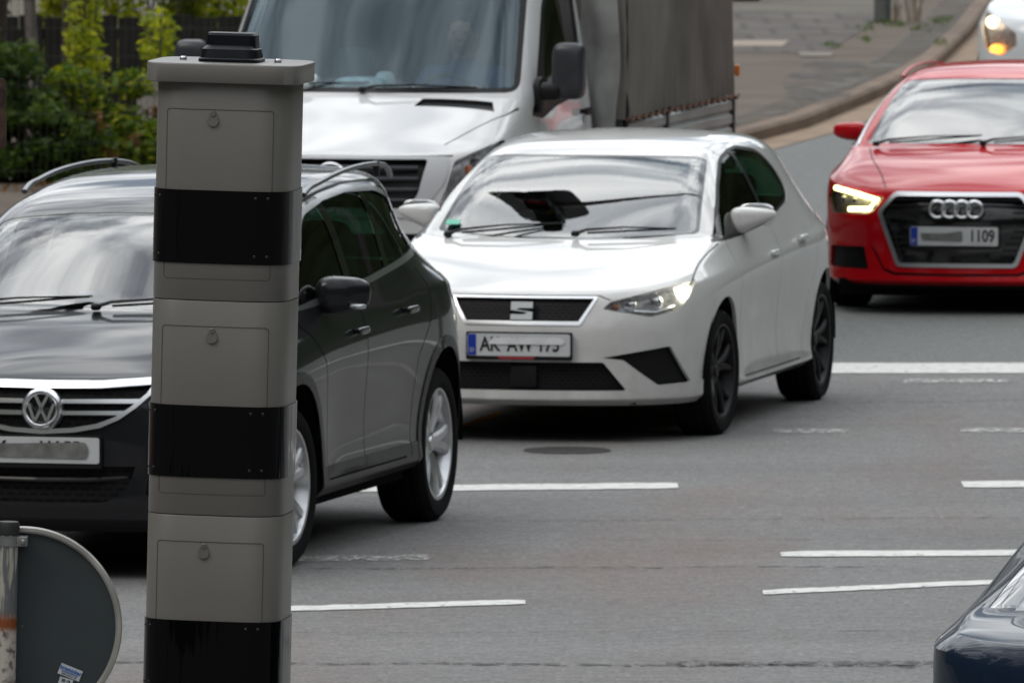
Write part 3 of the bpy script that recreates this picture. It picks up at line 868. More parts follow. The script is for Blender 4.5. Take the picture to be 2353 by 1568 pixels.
    prism(bm, u, .012); bm.transform(FRONT.to_4x4()); bmesh.ops.recalc_face_normals(bm, faces=bm.faces)
    bm.transform(Matrix.Translation((.80, .0, .652)) @ Matrix.Rotation(R(-14), 4, 'Y'))
    obj('badge', bm, M['chromedull'], root, smooth=False)
    number_plate(root, .842, -.008, .487, ('AK', -.145), ('AW 175', .075), smear=[([(-.155, .003), (-.13, .036), (.20, .040), (.235, .022), (.225, .003)], M['smear'])])
    bm = bmesh.new(); prism(bm, [(-.09, -.008), (.09, -.008), (.09, .006), (-.09, .006)], .003); bm.transform(FRONT.to_4x4()); bm.transform(Matrix.Translation((.842, -.02, .424)))
    obj('plate_holder_strip', bm, pm('holder_red', (.30, .03, .04), .5), root, smooth=False)
    for s in (1, -1): mirror_part(root, P, (-.68, s*.868, 1.055), s, size=(.09, .115, .085), wedge=True, base_drop=.12)
    for s in (1, -1):
        handle(root, P, -1.20, s*.862, .845, s); handle(root, P, -1.93, s*.868, .885, s)
    wiper(root, (-.175, -.60, .975), (-.285, -.02, 1.03))
    wiper(root, (-.16, .06, .985), (-.25, .56, 1.012))
    bm = bmesh.new(); bx(bm, -.005, .0, -.035, .035, 0, .045); bm.transform(Matrix.Translation((-.272, -.60, 1.02)) @ Matrix.Rotation(R(-62), 4, 'Y')); obj('windscreen_sticker', bm, pm('sticker_mint', (.15, .55, .40), .5), root)
    bm = bmesh.new(); superell(bm, (-.93, 0, 1.265), (.05, .10, .035), .5, .5, 16, 8); obj('rear_view_mirror', bm, M['black'], root)
    interior(root, -.30, .70, .97, seatx=(-1.35, -2.15), seatz=.50)
    for s in (1, -1):
        wheel(root, 0, s*.862, .315, .238, .21, 'five', steer=R(-3), side=s, rot=.35)
        wheel(root, -2.564, s*.862, .315, .238, .21, 'five', side=s, rot=.5)
    underbody(root, plan, wheels=(0, -2.564), wr=.38)
    return root
# ================================================================ dark grey off-roader
def vw_badge(parent, x, y, z, r):
    bm = bmesh.new()
    lathe(bm, [(r*.86, -.004), (r*.88, .010), (r*.94, .014), (r, .010), (r*1.01, -.004)], 40, axis='X')
    def st(p, w):
        for i in range(len(p)-1):
            a, b = Vector(p[i]), Vector(p[i+1]); d = (b-a).normalized(); nn = Vector((-d.y, d.x))*w/2
            q = [a-nn, b-nn, b+nn, a+nn]
            f0 = [bm.verts.new((.002, v.x, v.y)) for v in q]; f1 = [bm.verts.new((.012, v.x, v.y)) for v in q]
            bm.faces.new(f1)
            for k in range(4): bm.faces.new((f0[k], f0[(k+1) % 4], f1[(k+1) % 4], f1[k]))
    k = r*.9
    st([(-.40*k, .86*k), (0, .10*k)], r*.17); st([(.40*k, .86*k), (0, .10*k)], r*.17)
    st([(-.84*k, .36*k), (-.42*k, -.80*k), (0, .02*k), (.42*k, -.80*k), (.84*k, .36*k)], r*.17)
    bmesh.ops.recalc_face_normals(bm, faces=bm.faces)
    bm.transform(Matrix.Translation((x, y, z)) @ Matrix.Rotation(R(-8), 4, 'Y'))
    b = obj('badge', bm, M['chrome'], parent)
    bm = bmesh.new()
    lathe(bm, [(.001, .0), (r*.9, .0), (r*1.22, -.012), (r*1.25, -.03)], 40, axis='X', centre=(x, y, z))
    bmesh.ops.recalc_face_normals(bm, faces=bm.faces)
    obj('badge_disc', bm, M['blackgloss'], b)
    bm = bmesh.new()
    lathe(bm, [(r*1.03, .002), (r*1.10, .008), (r*1.24, -.004), (r*1.27, -.03)], 40, axis='X', centre=(x, y, z))
    bmesh.ops.recalc_face_normals(bm, faces=bm.faces)
    obj('badge_ring', bm, M['chrome'], b)
def make_offroader():
    root = thing('offroad_car', 'dark grey off-road car with silver roof rails, passing behind the grey measuring pillar', 'car', (-1.7823, 48.688, 0), R(-103.588), 'cars driving through the junction')
    plan = [(.90, 0), (.89, .22), (.855, .44), (.77, .64), (.63, .78), (.50, .845), (.42, .88), (.15, .90), (-.12, .905), (-.42, .905), (-.68, .90), (-1.0, .90), (-1.3, .90), (-1.6, .90),
            (-1.88, .90), (-2.16, .90), (-2.48, .905), (-2.76, .90), (-3.02, .865), (-3.20, .79), (-3.32, .68), (-3.38, .50), (-3.40, .25), (-3.405, 0)]
    rows = [
        dict(z=[(0, .205), (5, .205), (7, .27), (17, .28), (23, .28)], **{'in': [(0, .09), (5, .05), (7, .05), (17, .05), (23, .06)]}),
        dict(z=[(0, .25), (5, .25), (7, .31), (17, .32), (23, .36)], **{'in': [(0, .02), (4, .0), (7, .02), (10, .01), (15, .01), (17, .02), (23, .0)]}),
        dict(z=[(0, .325), (5, .34), (7, .42), (17, .44), (23, .46)], **{'in': [(0, .0), (4, .0), (7, .0), (10, .03), (15, .025), (17, .0), (23, .0)]}),
        dict(z=[(0, .47), (5, .50), (7, .58), (17, .60), (23, .60)], **{'in': [(0, .012), (4, .0), (7, .0), (10, .03), (14, .025), (16, .0), (23, .0)]}),
        dict(z=[(0, .62), (5, .67), (8, .74), (17, .77), (23, .74)], **{'in': [(0, .01), (3, .01), (6, .005), (10, .012), (14, .01), (17, .0), (23, .01)]}),
        dict(z=[(0, .72), (4, .77), (6, .83), (9, .88), (17, .93), (23, .88)], **{'in': [(0, .02), (4, .02), (7, .0), (12, .0), (17, .0), (20, .03), (23, .03)]}),
        dict(z=[(0, .81), (3, .84), (5, .89), (7, .94), (10, .99), (17, 1.07), (23, 1.02)], **{'in': [(0, .04), (3, .04), (5, .03), (8, .03), (12, .03), (17, .04), (20, .05), (23, .06)]}),
        dict(z=[(0, .85), (2, .862), (4, .885), (5, .92), (7, 1.0), (9, 1.06), (10, 1.09), (14, 1.14), (16, 1.18), (18, 1.17), (23, 1.10)], **{'in': [(0, .08), (3, .09), (5, .08), (8, .08), (10, .075), (13, .08), (15, .10), (16, .12), (17, .15), (18, .17), (20, .16), (23, .12)]}),
    ]
    centre = [(.66, .925), (.46, .99), (.28, 1.05), (.12, 1.09), (.06, 1.115), (-.24, 1.31), (-.53, 1.50), (-.80, 1.575), (-1.4, 1.635), (-2.2, 1.632), (-2.75, 1.605), (-3.1, 1.555)]
    rail = [(.50, .70, .935), (.28, .73, 1.01), (.10, .75, 1.06), (-.02, .765, 1.095), (-.07, .775, 1.12), (-.36, .725, 1.315), (-.67, .665, 1.49), (-1.02, .645, 1.555), (-1.6, .66, 1.60), (-2.2, .655, 1.597), (-2.66, .60, 1.57), (-3.0, .50, 1.50)]
    mid = [(.45, .80, .945), (.22, .815, 1.015), (.02, .815, 1.06), (-.12, .82, 1.095), (-.22, .83, 1.115), (-.58, .785, 1.22), (-.98, .75, 1.33), (-1.35, .755, 1.375), (-1.8, .75, 1.39), (-2.2, .74, 1.39), (-2.58, .67, 1.375), (-2.90, .58, 1.34)]
    S = dict(plan=plan, rows=rows, fc=5, rc=18, centre=centre, rail=rail, mid=mid,
             creases=[(1, 0, 18, .5), (2, 0, 6, .5), (6, 5, 18, .5), (7, 0, 9, .35)], xcreases=[(4, 1, 5, .4), (5, 1, 5, .4)])
    sh = build_shell(S, 3)
    P = M['p_tiguan']
    front = lambda c, n: c.x > .1 and n.x > .12
    lf = lambda c, n: c.y > .42
    rt = lambda c, n: c.y < -.42
    WB = -2.604
    arches(sh, root, (0, WB), .425, .365, .58, .905)
    # wheel arch cladding rings
    for x in (0, WB):
        for s, cnd in ((1, lf), (-1, rt)):
            a = sh.cut(circ(x, .365, .475, 40), 'y', lambda c, n, cnd=cnd: cnd(c, n) and c.z < .9)
            obj('wheel_arch_trim', sh.take(a, .006, wall=True), M['p_tigclad'], root)
    wsp = roundpoly([(-.725, 1.09), (.725, 1.09), (.60, 1.512), (-.60, 1.512)], .05)
    wcond = lambda c, n: -.80 < c.x < .085-.14*c.y*c.y and n.x > .15 and .2 < n.z < .985
    rg, gl = screen_cut(sh, .105, .20, .69, -.545, .13, .60)
    obj('windscreen_seal', sh.take(rg, -.002), M['blackgloss'], root); obj('windscreen', sh.take(gl, -.003), M['glass'], root)
    out = [(-.08, 1.085), (-.48, 1.335), (-.92, 1.492), (-1.28, 1.538), (-1.65, 1.556), (-2.15, 1.54), (-2.48, 1.49), (-2.56, 1.38), (-2.64, 1.25), (-2.56, 1.205), (-1.5, 1.135), (-.5, 1.09)]
    chro = roundpoly(out, .04)
    inn = roundpoly(insetpoly(out, .028), .04)
    fgl = [(-.18, 1.118), (-.50, 1.30), (-.90, 1.445), (-1.1, 1.486), (-1.15, 1.495), (-1.15, 1.142), (-.5, 1.122)]
    mgl = [(-1.25, 1.507), (-1.65, 1.525), (-1.86, 1.52), (-1.86, 1.19), (-1.5, 1.166), (-1.25, 1.15)]
    rgl = [(-1.95, 1.518), (-2.15, 1.51), (-2.43, 1.465), (-2.52, 1.37), (-2.59, 1.262), (-2.54, 1.238), (-1.95, 1.197)]
    for s, cnd in ((1, lf), (-1, rt)):
        c2 = lambda c, n, cnd=cnd: cnd(c, n) and c.z > 1.04 and abs(c.y) > .755-(c.z-1.12)*.28
        a = sh.cut(chro, 'y', c2); b = sh.cut(inn, 'y', c2, over=(a,))
        gs = [sh.cut(roundpoly(p, .02), 'y', c2, over=(b,)) for p in (fgl, mgl, rgl)]
        obj('window_trim', sh.take(a, .003), M['chromedull'], root)
        obj('window_frame', sh.take(b, -.003), M['blackgloss'], root)
        for g in gs: obj('side_window', sh.take(g, -.007), M['sideglass'], root)
    q = sh.cut(roundpoly([(-.62, 1.15), (.62, 1.15), (.55, 1.50), (-.55, 1.50)], .05), 'x', lambda c, n: c.x < -2.95 and n.x < -.1)
    obj('rear_window', sh.take(q, -.004), M['sideglass'], root)
    # radiator grille with chrome bars
    gp = [(0, .840), (.25, .842), (.50, .858), (.47, .80), (.40, .735), (.33, .685), (.25, .650), (.14, .630), (0, .622)]
    def sym(p): return p[1:-1] + [p[-1]] + [(-a, b) for a, b in p[1:-1]][::-1] + [p[0]]
    gp2 = [(0, .811), (.25, .813), (.462, .828), (.44, .795), (.375, .738), (.31, .695), (.235, .667), (.13, .649), (0, .642)]
    fr = sh.cut(sym(gp), 'x', front)
    inn_ = sh.cut(sym(gp2), 'x', front, over=(fr,))
    bars = []
    for zc in (.757, .708):
        bars.append(sh.cut([(-.48, zc-.009), (.48, zc-.003), (.48, zc+.016), (0, zc+.0105), (-.48, zc+.016)], 'x', front, over=(inn_,)))
    obj('grille_frame', sh.take(fr, .010, wall=True), M['chrome'], root)
    for b in bars: obj('grille_bar', sh.take(b, .004, wall=True), M['chrome'], root)
    obj('grille', sh.take(inn_, Vector((-.03, 0, 0)), wall=True), M['mesh'], root)
    vw_badge(root, .892, 0, .726, .073)
    # headlamps
    hp = [(.515, .862), (.48, .80), (.44, .745), (.60, .735), (.76, .76), (.835, .83), (.845, .91), (.70, .90)]
    for s in (1, -1):
        pp = hp if s > 0 else mir(hp)
        c2 = (lambda c, n, s=s: c.x > .1 and c.y*s > .3)
        a = sh.cut(roundpoly(pp, .015), 'x', c2)
        keep = sh.take(a, -.0005, keep=True)
        h = obj('headlight', sh.take(a, Vector((-.07, -s*.02, 0)), wall=True), M['lampdark'], root)
        obj('lamp_lens', keep, M['lens'], h)
        bm = bmesh.new(); cup(bm, (.67, s*.58, .80), (.03, .06, .05)); obj('reflector', bm, M['reflector'], h); bm = bmesh.new(); cup(bm, (.56, s*.71, .83), (.03, .06, .05)); obj('reflector', bm, M['reflector'], h)
    # lower grille
    lp = [(0, .487), (.40, .487), (.385, .44), (.345, .37), (.27, .335), (0, .33)]
    a = sh.cut(sym(lp), 'x', front)
    lg = obj('bumper_grille', sh.take(a, Vector((-.045, 0, 0)), wall=True), M['mesh'], root)
    bm = bmesh.new(); tube(bm, [(.80, -.37, .437), (.868, -.2, .430), (.878, 0, .428), (.868, .2, .430), (.80, .37, .437)], .011, 8); obj('grille_bar', bm, M['p_tigclad'], root)
    lip = sh.cut([(-.80, .262), (.80, .262), (.80, .205), (-.80, .205)], 'x', lambda c, n: c.x > .40)
    obj('bumper_skirt', sh.take(lip, .001), M['black'], root)
    for s in (1, -1):
        fp = [(.46, .47), (.66, .50), (.72, .40), (.60, .34), (.44, .36)]
        pp = fp if s > 0 else mir(fp)
        a = sh.cut(roundpoly(pp, .02), 'x', front)
        obj('fog_lamp_recess', sh.take(a, Vector((-.03, 0, 0)), wall=True), M['black'], root)
    tp = [(-2.84, 1.02), (-2.98, 1.10), (-3.5, 1.10), (-3.5, .90), (-3.1, .90)]
    for s in (1, -1):
        a = sh.cut(roundpoly(tp, .03), 'y', (lambda c, n, s=s: c.y*s > .38 and c.x < -2.6 and n.z < .75))
        obj('tail_light', sh.take(a, .004), M['redlens'], root)
    seams = []
    for s, cnd in ((1, lf), (-1, rt)):
        c2 = lambda c, n, cnd=cnd: cnd(c, n) and c.z < 1.16
        seams.append(sh.cut(None, 'y', c2, many=[q_ for pl in ([(-.10, 1.085), (-.30, .98), (-.46, .85), (-.53, .60), (-.53, .34)], [(-1.20, 1.12), (-1.20, .8), (-1.20, .34)], [(-.53, .34), (-1.9, .34)],
                   [(-2.40, 1.18), (-2.44, 1.08), (-2.34, .93), (-2.12, .78), (-2.04, .6), (-2.0, .34)]) for q_ in strip(pl, .008)]))
        for qd in strip([(.62, s*.70), (.40, s*.765), (.15, s*.79), (-.05, s*.80)], .007): seams.append(sh.cut(qd, 'z', lambda c, n, s=s: c.z > .85 and c.y*s > .5))
    obj('shut_line', sh.take(seams, -.004), M['seam'], root)
    # grey lower cladding
    for cnd in (lf, rt):
        for xa, xb in ((-2.2, -.35), (-3.6, -3.0)):
            cl = sh.cut([(xa, .18), (xb, .18), (xb, .395), (xa, .395)], 'y', cnd)
            obj('sill_cladding', sh.take(cl, .004), M['p_tigclad'], root)
    shell_lips(sh.bm, .018)
    obj('body', sh.bm, P, root)
    number_plate(root, .918, 0, .556, ('MK', -.20), ('W 55', .09), blue=True, smear=[([(-.24, .028), (-.20, -.030), (.205, -.034), (.215, .004), (.20, .036), (-.14, .026)], M['smeargrey'])])
    for s in (1, -1): mirror_part(root, P, (-.66, s*.918, 1.13), s, size=(.10, .118, .092), base_drop=.08)
    for s in (1, -1):
        bm = bmesh.new(); superell(bm, (-.60, s*1.0, 1.088), (.035, .035, .012), .6, .6, 14, 8); obj('mirror_indicator', bm, M['chromedull'], root)
        handle(root, P, -1.06, s*.892, .955, s, h=.016); handle(root, P, -1.95, s*.892, .995, s, h=.016)
        # roof rail
        bm = bmesh.new()
        tube(bm, smoothpts([(-1.06, s*.635, 1.545), (-1.16, s*.638, 1.572), (-1.3, s*.64, 1.585), (-1.6, s*.64, 1.61), (-1.95, s*.632, 1.623), (-2.3, s*.622, 1.622), (-2.6, s*.605, 1.605), (-2.75, s*.59, 1.58), (-2.85, s*.575, 1.545)], 5), .014, 12, flat=.8)
        bmesh.ops.recalc_face_normals(bm, faces=bm.faces)
        rl = obj('roof_rail', bm, M['railsatin'], root)
        bm = bmesh.new(); tube(bm, [(-2.45, s*.612, 1.56), (-2.45, s*.612, 1.63)], .03, 8, flat=.5); obj('rail_foot', bm, M['black'], rl)
    wiper(root, (.11, -.66, 1.10), (.02, -.02, 1.155)); wiper(root, (.11, .02, 1.115), (.0, .60, 1.15))
    bm = bmesh.new(); bx(bm, -.005, .0, -.05, .02, 0, .028); bm.transform(Matrix.Translation((-.02, -.05, 1.155)) @ Matrix.Rotation(R(-52), 4, 'Y')); obj('windscreen_sticker', bm, pm('sticker_blue', (.25, .45, .75), .5), root)
    bm = bmesh.new(); bx(bm, -.005, .0, -.04, .04, 0, .05); bm.transform(Matrix.Translation((-.045, -.52, 1.15)) @ Matrix.Rotation(R(-52), 4, 'Y')); obj('windscreen_sticker', bm, pm('sticker_green', (.1, .5, .3), .5), root)
    bm = bmesh.new(); superell(bm, (-.58, 0, 1.42), (.05, .11, .035), .5, .5, 16, 8); obj('rear_view_mirror', bm, M['black'], root)
    interior(root, -.05, .76, 1.08, seatx=(-1.15, -2.05), seatz=.68)
    for s in (1, -1):
        wheel(root, 0, s*.875, .35, .252, .235, 'multi', steer=R(-3), side=s, rot=.2)
        wheel(root, WB, s*.875, .35, .252, .235, 'multi', side=s, rot=.6)
    underbody(root, plan, z0=.22, z1=.40, wheels=(0, WB), wr=.44)
    return root
# ================================================================ red estate-like hatchback
def make_red_car():
    root = thing('red_car', 'red hatchback with a large six-sided grille and lit angular headlight, at the right edge', 'car', (2.76, 67.0, 0), R(-100.76), 'cars driving through the junction')
    plan = [(.88, 0), (.872, .22), (.84, .42), (.765, .60), (.65, .72), (.52, .80), (.38, .855), (.14, .88), (-.12, .89), (-.38, .89), (-.68, .89), (-1.0, .89), (-1.3, .89), (-1.6, .89),
            (-1.9, .89), (-2.2, .89), (-2.5, .89), (-2.78, .88), (-3.0, .85), (-3.2, .79), (-3.35, .68), (-3.41, .48), (-3.43, .25), (-3.435, 0)]
    rows = [
        dict(z=[(0, .15), (5, .15), (7, .18), (17, .19), (23, .25)], **{'in': [(0, .08), (5, .05), (7, .07), (17, .07), (23, .06)]}),
        dict(z=[(0, .195), (5, .19), (7, .21), (17, .22), (23, .32)], **{'in': [(0, .0), (4, -.01), (7, .03), (10, .015), (15, .015), (17, .03), (23, .0)]}),
        dict(z=[(0, .245), (5, .245), (7, .29), (17, .30), (23, .42)], **{'in': [(0, .01), (4, .0), (7, .02), (10, .03), (15, .03), (17, .01), (23, .0)]}),
        dict(z=[(0, .38), (5, .39), (7, .45), (17, .47), (23, .53)], **{'in': [(0, .012), (3, .02), (4, .01), (7, .0), (10, .04), (14, .03), (16, .0), (23, .0)]}),
        dict(z=[(0, .53), (5, .55), (8, .60), (17, .64), (23, .66)], **{'in': [(0, .005), (3, .0), (6, .005), (10, .02), (14, .02), (17, .0), (23, .01)]}),
        dict(z=[(0, .62), (4, .63), (6, .70), (9, .76), (17, .83), (23, .80)], **{'in': [(0, .025), (4, .015), (7, .0), (12, .0), (17, .0), (20, .03), (23, .04)]}),
        dict(z=[(0, .69), (3, .70), (5, .74), (7, .79), (10, .83), (17, .89), (23, .90)], **{'in': [(0, .055), (3, .05), (5, .03), (8, .015), (12, .01), (17, .03), (20, .07), (23, .08)]}),
        dict(z=[(0, .728), (2, .73), (4, .745), (5, .775), (7, .83), (9, .90), (10, .925), (14, .96), (16, .99), (18, .98), (23, .96)], **{'in': [(0, .09), (3, .09), (5, .07), (8, .07), (10, .075), (13, .08), (17, .10), (18, .11), (23, .12)]}),
    ]
    centre = [(.65, .785), (.42, .85), (.18, .90), (-.06, .94), (-.12, .965), (-.48, 1.15), (-.85, 1.32), (-1.1, 1.375), (-1.6, 1.40), (-2.2, 1.385), (-2.8, 1.335), (-3.15, 1.28)]
    rail = [(.50, .62, .79), (.28, .65, .855), (.04, .69, .90), (-.12, .74, .935), (-.2, .76, .96), (-.52, .70, 1.15), (-.92, .625, 1.315), (-1.22, .60, 1.355), (-1.7, .59, 1.365), (-2.2, .575, 1.345), (-2.75, .55, 1.29), (-3.1, .50, 1.20)]
    mid = [(.44, .745, .80), (.22, .77, .85), (-.02, .785, .89), (-.19, .80, .925), (-.30, .81, .945), (-.66, .78, 1.05), (-1.05, .73, 1.16), (-1.4, .715, 1.185), (-1.8, .71, 1.19), (-2.2, .70, 1.18), (-2.6, .69, 1.16), (-2.95, .665, 1.09)]
    S = dict(plan=plan, rows=rows, fc=5, rc=18, centre=centre, rail=rail, mid=mid,
             creases=[(1, 0, 6, .6), (2, 0, 6, .4), (6, 4, 18, .8), (7, 0, 9, .35)], xcreases=[(4, 1, 5, .4), (5, 1, 5, .4)])
    sh = build_shell(S, 3)
    P = M['p_audi']
    front = lambda c, n: c.x > .1 and n.x > .12
    lf = lambda c, n: c.y > .42
    rt = lambda c, n: c.y < -.42
    WB = -2.637
    arches(sh, root, (0, WB), .365, .325, .55, .89)
    wsp = roundpoly([(-.705, .95), (.705, .95), (.585, 1.325), (-.585, 1.325)], .05)
    wcond = lambda c, n: -1.1 < c.x < -.10-.13*c.y*c.y and n.x > .15 and .2 < n.z < .985
    rg, gl = screen_cut(sh, -.10, .13, .69, -.875, .15, .585, .018)
    obj('windscreen_seal', sh.take(rg, -.002), M['blackgloss'], root); obj('windscreen', sh.take(gl, -.003), M['glass'], root)
    out = [(-.14, .925), (-.50, 1.09), (-.76, 1.20), (-1.02, 1.288), (-1.3, 1.325), (-1.7, 1.345), (-2.2, 1.325), (-2.55, 1.25), (-2.75, 1.13), (-2.5, 1.06), (-1.5, .985), (-.7, .94)]
    for s, cnd in ((1, lf), (-1, rt)):
        c2 = lambda c, n, cnd=cnd: cnd(c, n) and c.z > .90 and abs(c.y) > .74-(c.z-.96)*.37
        a = sh.cut(roundpoly(out, .05), 'y', c2); b = sh.cut(roundpoly(insetpoly(out, .018), .04), 'y', c2, over=(a,))
        g1 = sh.cut([(-.0, .90), (-1.22, .90), (-1.22, 1.4), (-.0, 1.4)], 'y', c2, over=(b,)); g2 = sh.cut([(-1.32, .90), (-2.9, .90), (-2.9, 1.4), (-1.32, 1.4)], 'y', c2, over=(b,))
        obj('window_trim', sh.take(a, .002), M['chromedull'], root); obj('window_frame', sh.take(b, -.003), M['blackgloss'], root)
        for g in (g1, g2): obj('side_window', sh.take(g, -.006), M['sideglass'], root)
    q = sh.cut(roundpoly([(-.60, 1.0), (.60, 1.0), (.50, 1.22), (-.50, 1.22)], .05), 'x', lambda c, n: c.x < -2.95 and n.x < -.1)
    obj('rear_window', sh.take(q, -.004), M['sideglass'], root)
    hx = [(-.375, .712), (.375, .712), (.475, .60), (.355, .276), (-.355, .276), (-.475, .60)]
    a = sh.cut(roundpoly(hx, .03), 'x', front); b = sh.cut(roundpoly(insetpoly(hx, .024), .02), 'x', front, over=(a,))
    obj('grille_frame', sh.take(a, .008, wall=True), M['chromedull'], root)
    g = obj('grille', sh.take(b, Vector((-.03, 0, 0)), wall=True), M['blackgloss'], root)
    bm = bmesh.new()
    for k in range(11):
        z = .305+k*.0365
        hw = (.345+(z-.276)*.35) if z < .6 else .44-(z-.6)*.8
        bx(bm, .82, .853, -hw, hw, z-.004, z+.006)
    bm.normal_update(); 
    for v in bm.verts: v.co.x -= .16*v.co.y**2*1.4
    obj('grille_slats', bm, M['black'], g, smooth=False)
    # rings
    bm = bmesh.new()
    for k in range(4):
        cy = (-1.5+k)*.073
        mt = Matrix.Translation((.872+.002*(k % 2), cy, .618))
        lathe(bm, [(.047+.009*math.cos(q*math.pi/4), .009*math.sin(q*math.pi/4)) for q in range(9)], 36, axis='X', mat4=mt)
    bmesh.ops.recalc_face_normals(bm, faces=bm.faces)
    obj('badge', bm, M['chrome'], root)
    hp = [(.436, .682), (.79, .742), (.83, .66), (.80, .575), (.54, .582), (.50, .60)]
    for s in (1, -1):
        pp = hp if s > 0 else mir(hp)
        c2 = (lambda c, n, s=s: c.x > .05 and c.y*s > .3)
        a = sh.cut(roundpoly(pp, .01), 'x', c2)
        keep = sh.take(a, -.0005, keep=True)
        h = obj('headlight', sh.take(a, Vector((-.07, -s*.02, 0)), wall=True), M['lampdark'], root)
        obj('lamp_lens', keep, M['lens'], h)
        bm = bmesh.new(); cup(bm, (.50, s*.70, .65), (.03, .045, .04)); obj('reflector', bm, M['reflector'], h); bm = bmesh.new(); cup(bm, (.58, s*.63, .65), (.03, .03, .035)); obj('reflector', bm, M['reflector'], h)
        bm = bmesh.new()
        def xs_(y): return .81-.62*(max(0, abs(y)-.40))**1.35
        up = [(xs_(.765)-.105, s*.765, .722), (xs_(.6)-.01, s*.60, .695), (xs_(.47)-.005, s*.475, .665), (xs_(.52)-.01, s*.53, .610), (xs_(.63)-.02, s*.66, .605)]
        tube(bm, up, .0135, 8, flat=1.1)
        obj('daylight_strip', bm, M['lampdrl'], h)
    for s in (1, -1):
        fp = [(.56, .392), (.80, .384), (.81, .262), (.53, .258)]
        pp = fp if s > 0 else mir(fp)
        a = sh.cut(roundpoly(pp, .012), 'x', front)
        obj('corner_intake', sh.take(a, Vector((-.04, 0, 0)), wall=True), M['meshfine'], root)
        fp = [(.50, .385), (.515, .385), (.44, .262), (.40, .235), (.38, .235), (.42, .26)]
        for qd in strip([(s*.505, .385), (s*.435, .262), (s*.37, .236), (0, .232)], .016):
            a = sh.cut(qd, 'x', front); obj('bumper_slit', sh.take(a, Vector((-.02, 0, 0)), wall=True), M['black'], root) if any(f[sh.reg] == a for f in sh.bm.faces) else None
    lip = sh.cut([(-.9, .172), (.9, .172), (.9, .10), (-.9, .10)], 'x', lambda c, n: c.x > .40)
    obj('bumper_skirt', sh.take(lip, .001), M['black'], root)
    seams = []
    for s in (1, -1):
        for qd in strip([(.72, s*.44), (.5, s*.50), (.2, s*.60), (-.08, s*.66)], .007): seams.append(sh.cut(qd, 'z', lambda c, n, s=s: c.z > .68 and c.y*s > .3))
    for s, cnd in ((1, lf), (-1, rt)):
        c2 = lambda c, n, cnd=cnd: cnd(c, n) and c.z < 1.05
        seams.append(sh.cut(None, 'y', c2, many=[q_ for pl in ([(-.30, .92), (-.40, .7), (-.46, .45), (-.5, .25)], [(-1.28, .97), (-1.29, .6), (-1.28, .25)]) for q_ in strip(pl, .008)]))
    obj('shut_line', sh.take(seams, -.004), M['seam'], root)
    shell_lips(sh.bm, .018)
    obj('body', sh.bm, P, root)
    number_plate(root, .905, -.006, .462, None, ('1109', .165), smear=[([(-.20, .018), (-.05, .018), (.02, .028), (.05, .03), (.05, -.028), (-.19, -.022)], M['smeargrey'])])
    for s in (1, -1):
        mirror_part(root, P, (-.62, s*.865, 1.0), s, size=(.085, .105, .062), base_drop=.05)
        handle(root, P, -1.15, s*.885, .835, s); handle(root, P, -2.0, s*.885, .86, s)
        bm = bmesh.new()
        tube(bm, smoothpts([(-.98, s*.60, 1.318), (-1.08, s*.60, 1.338), (-1.3, s*.595, 1.362), (-1.9, s*.585, 1.372), (-2.5, s*.565, 1.33), (-2.75, s*.55, 1.28)], 5), .011, 10, flat=.7)
        obj('roof_rail', bm, P, root)
        a = None
    bm = bmesh.new(); superell(bm, (-.85, 0, 1.245), (.05, .10, .035), .5, .5, 16, 8); obj('rear_view_mirror', bm, M['black'], root)
    wiper(root, (-.07, -.62, .955), (-.17, .0, 1.005)); wiper(root, (-.07, .02, .965), (-.19, .55, 1.0))
    interior(root, -.25, .70, .93, seatx=(-1.3, -2.15), seatz=.50)
    for s in (1, -1):
        wheel(root, 0, s*.865, .315, .225, .22, 'ten', side=s); wheel(root, WB, s*.865, .315, .225, .22, 'ten', side=s)
    underbody(root, plan, z0=.17, wheels=(0, WB), wr=.38)
    bm = bmesh.new(); bx(bm, .55, .70, -.72, .72, .10, .2); obj('front_apron', bm, M['under'], root, smooth=False)
    return root

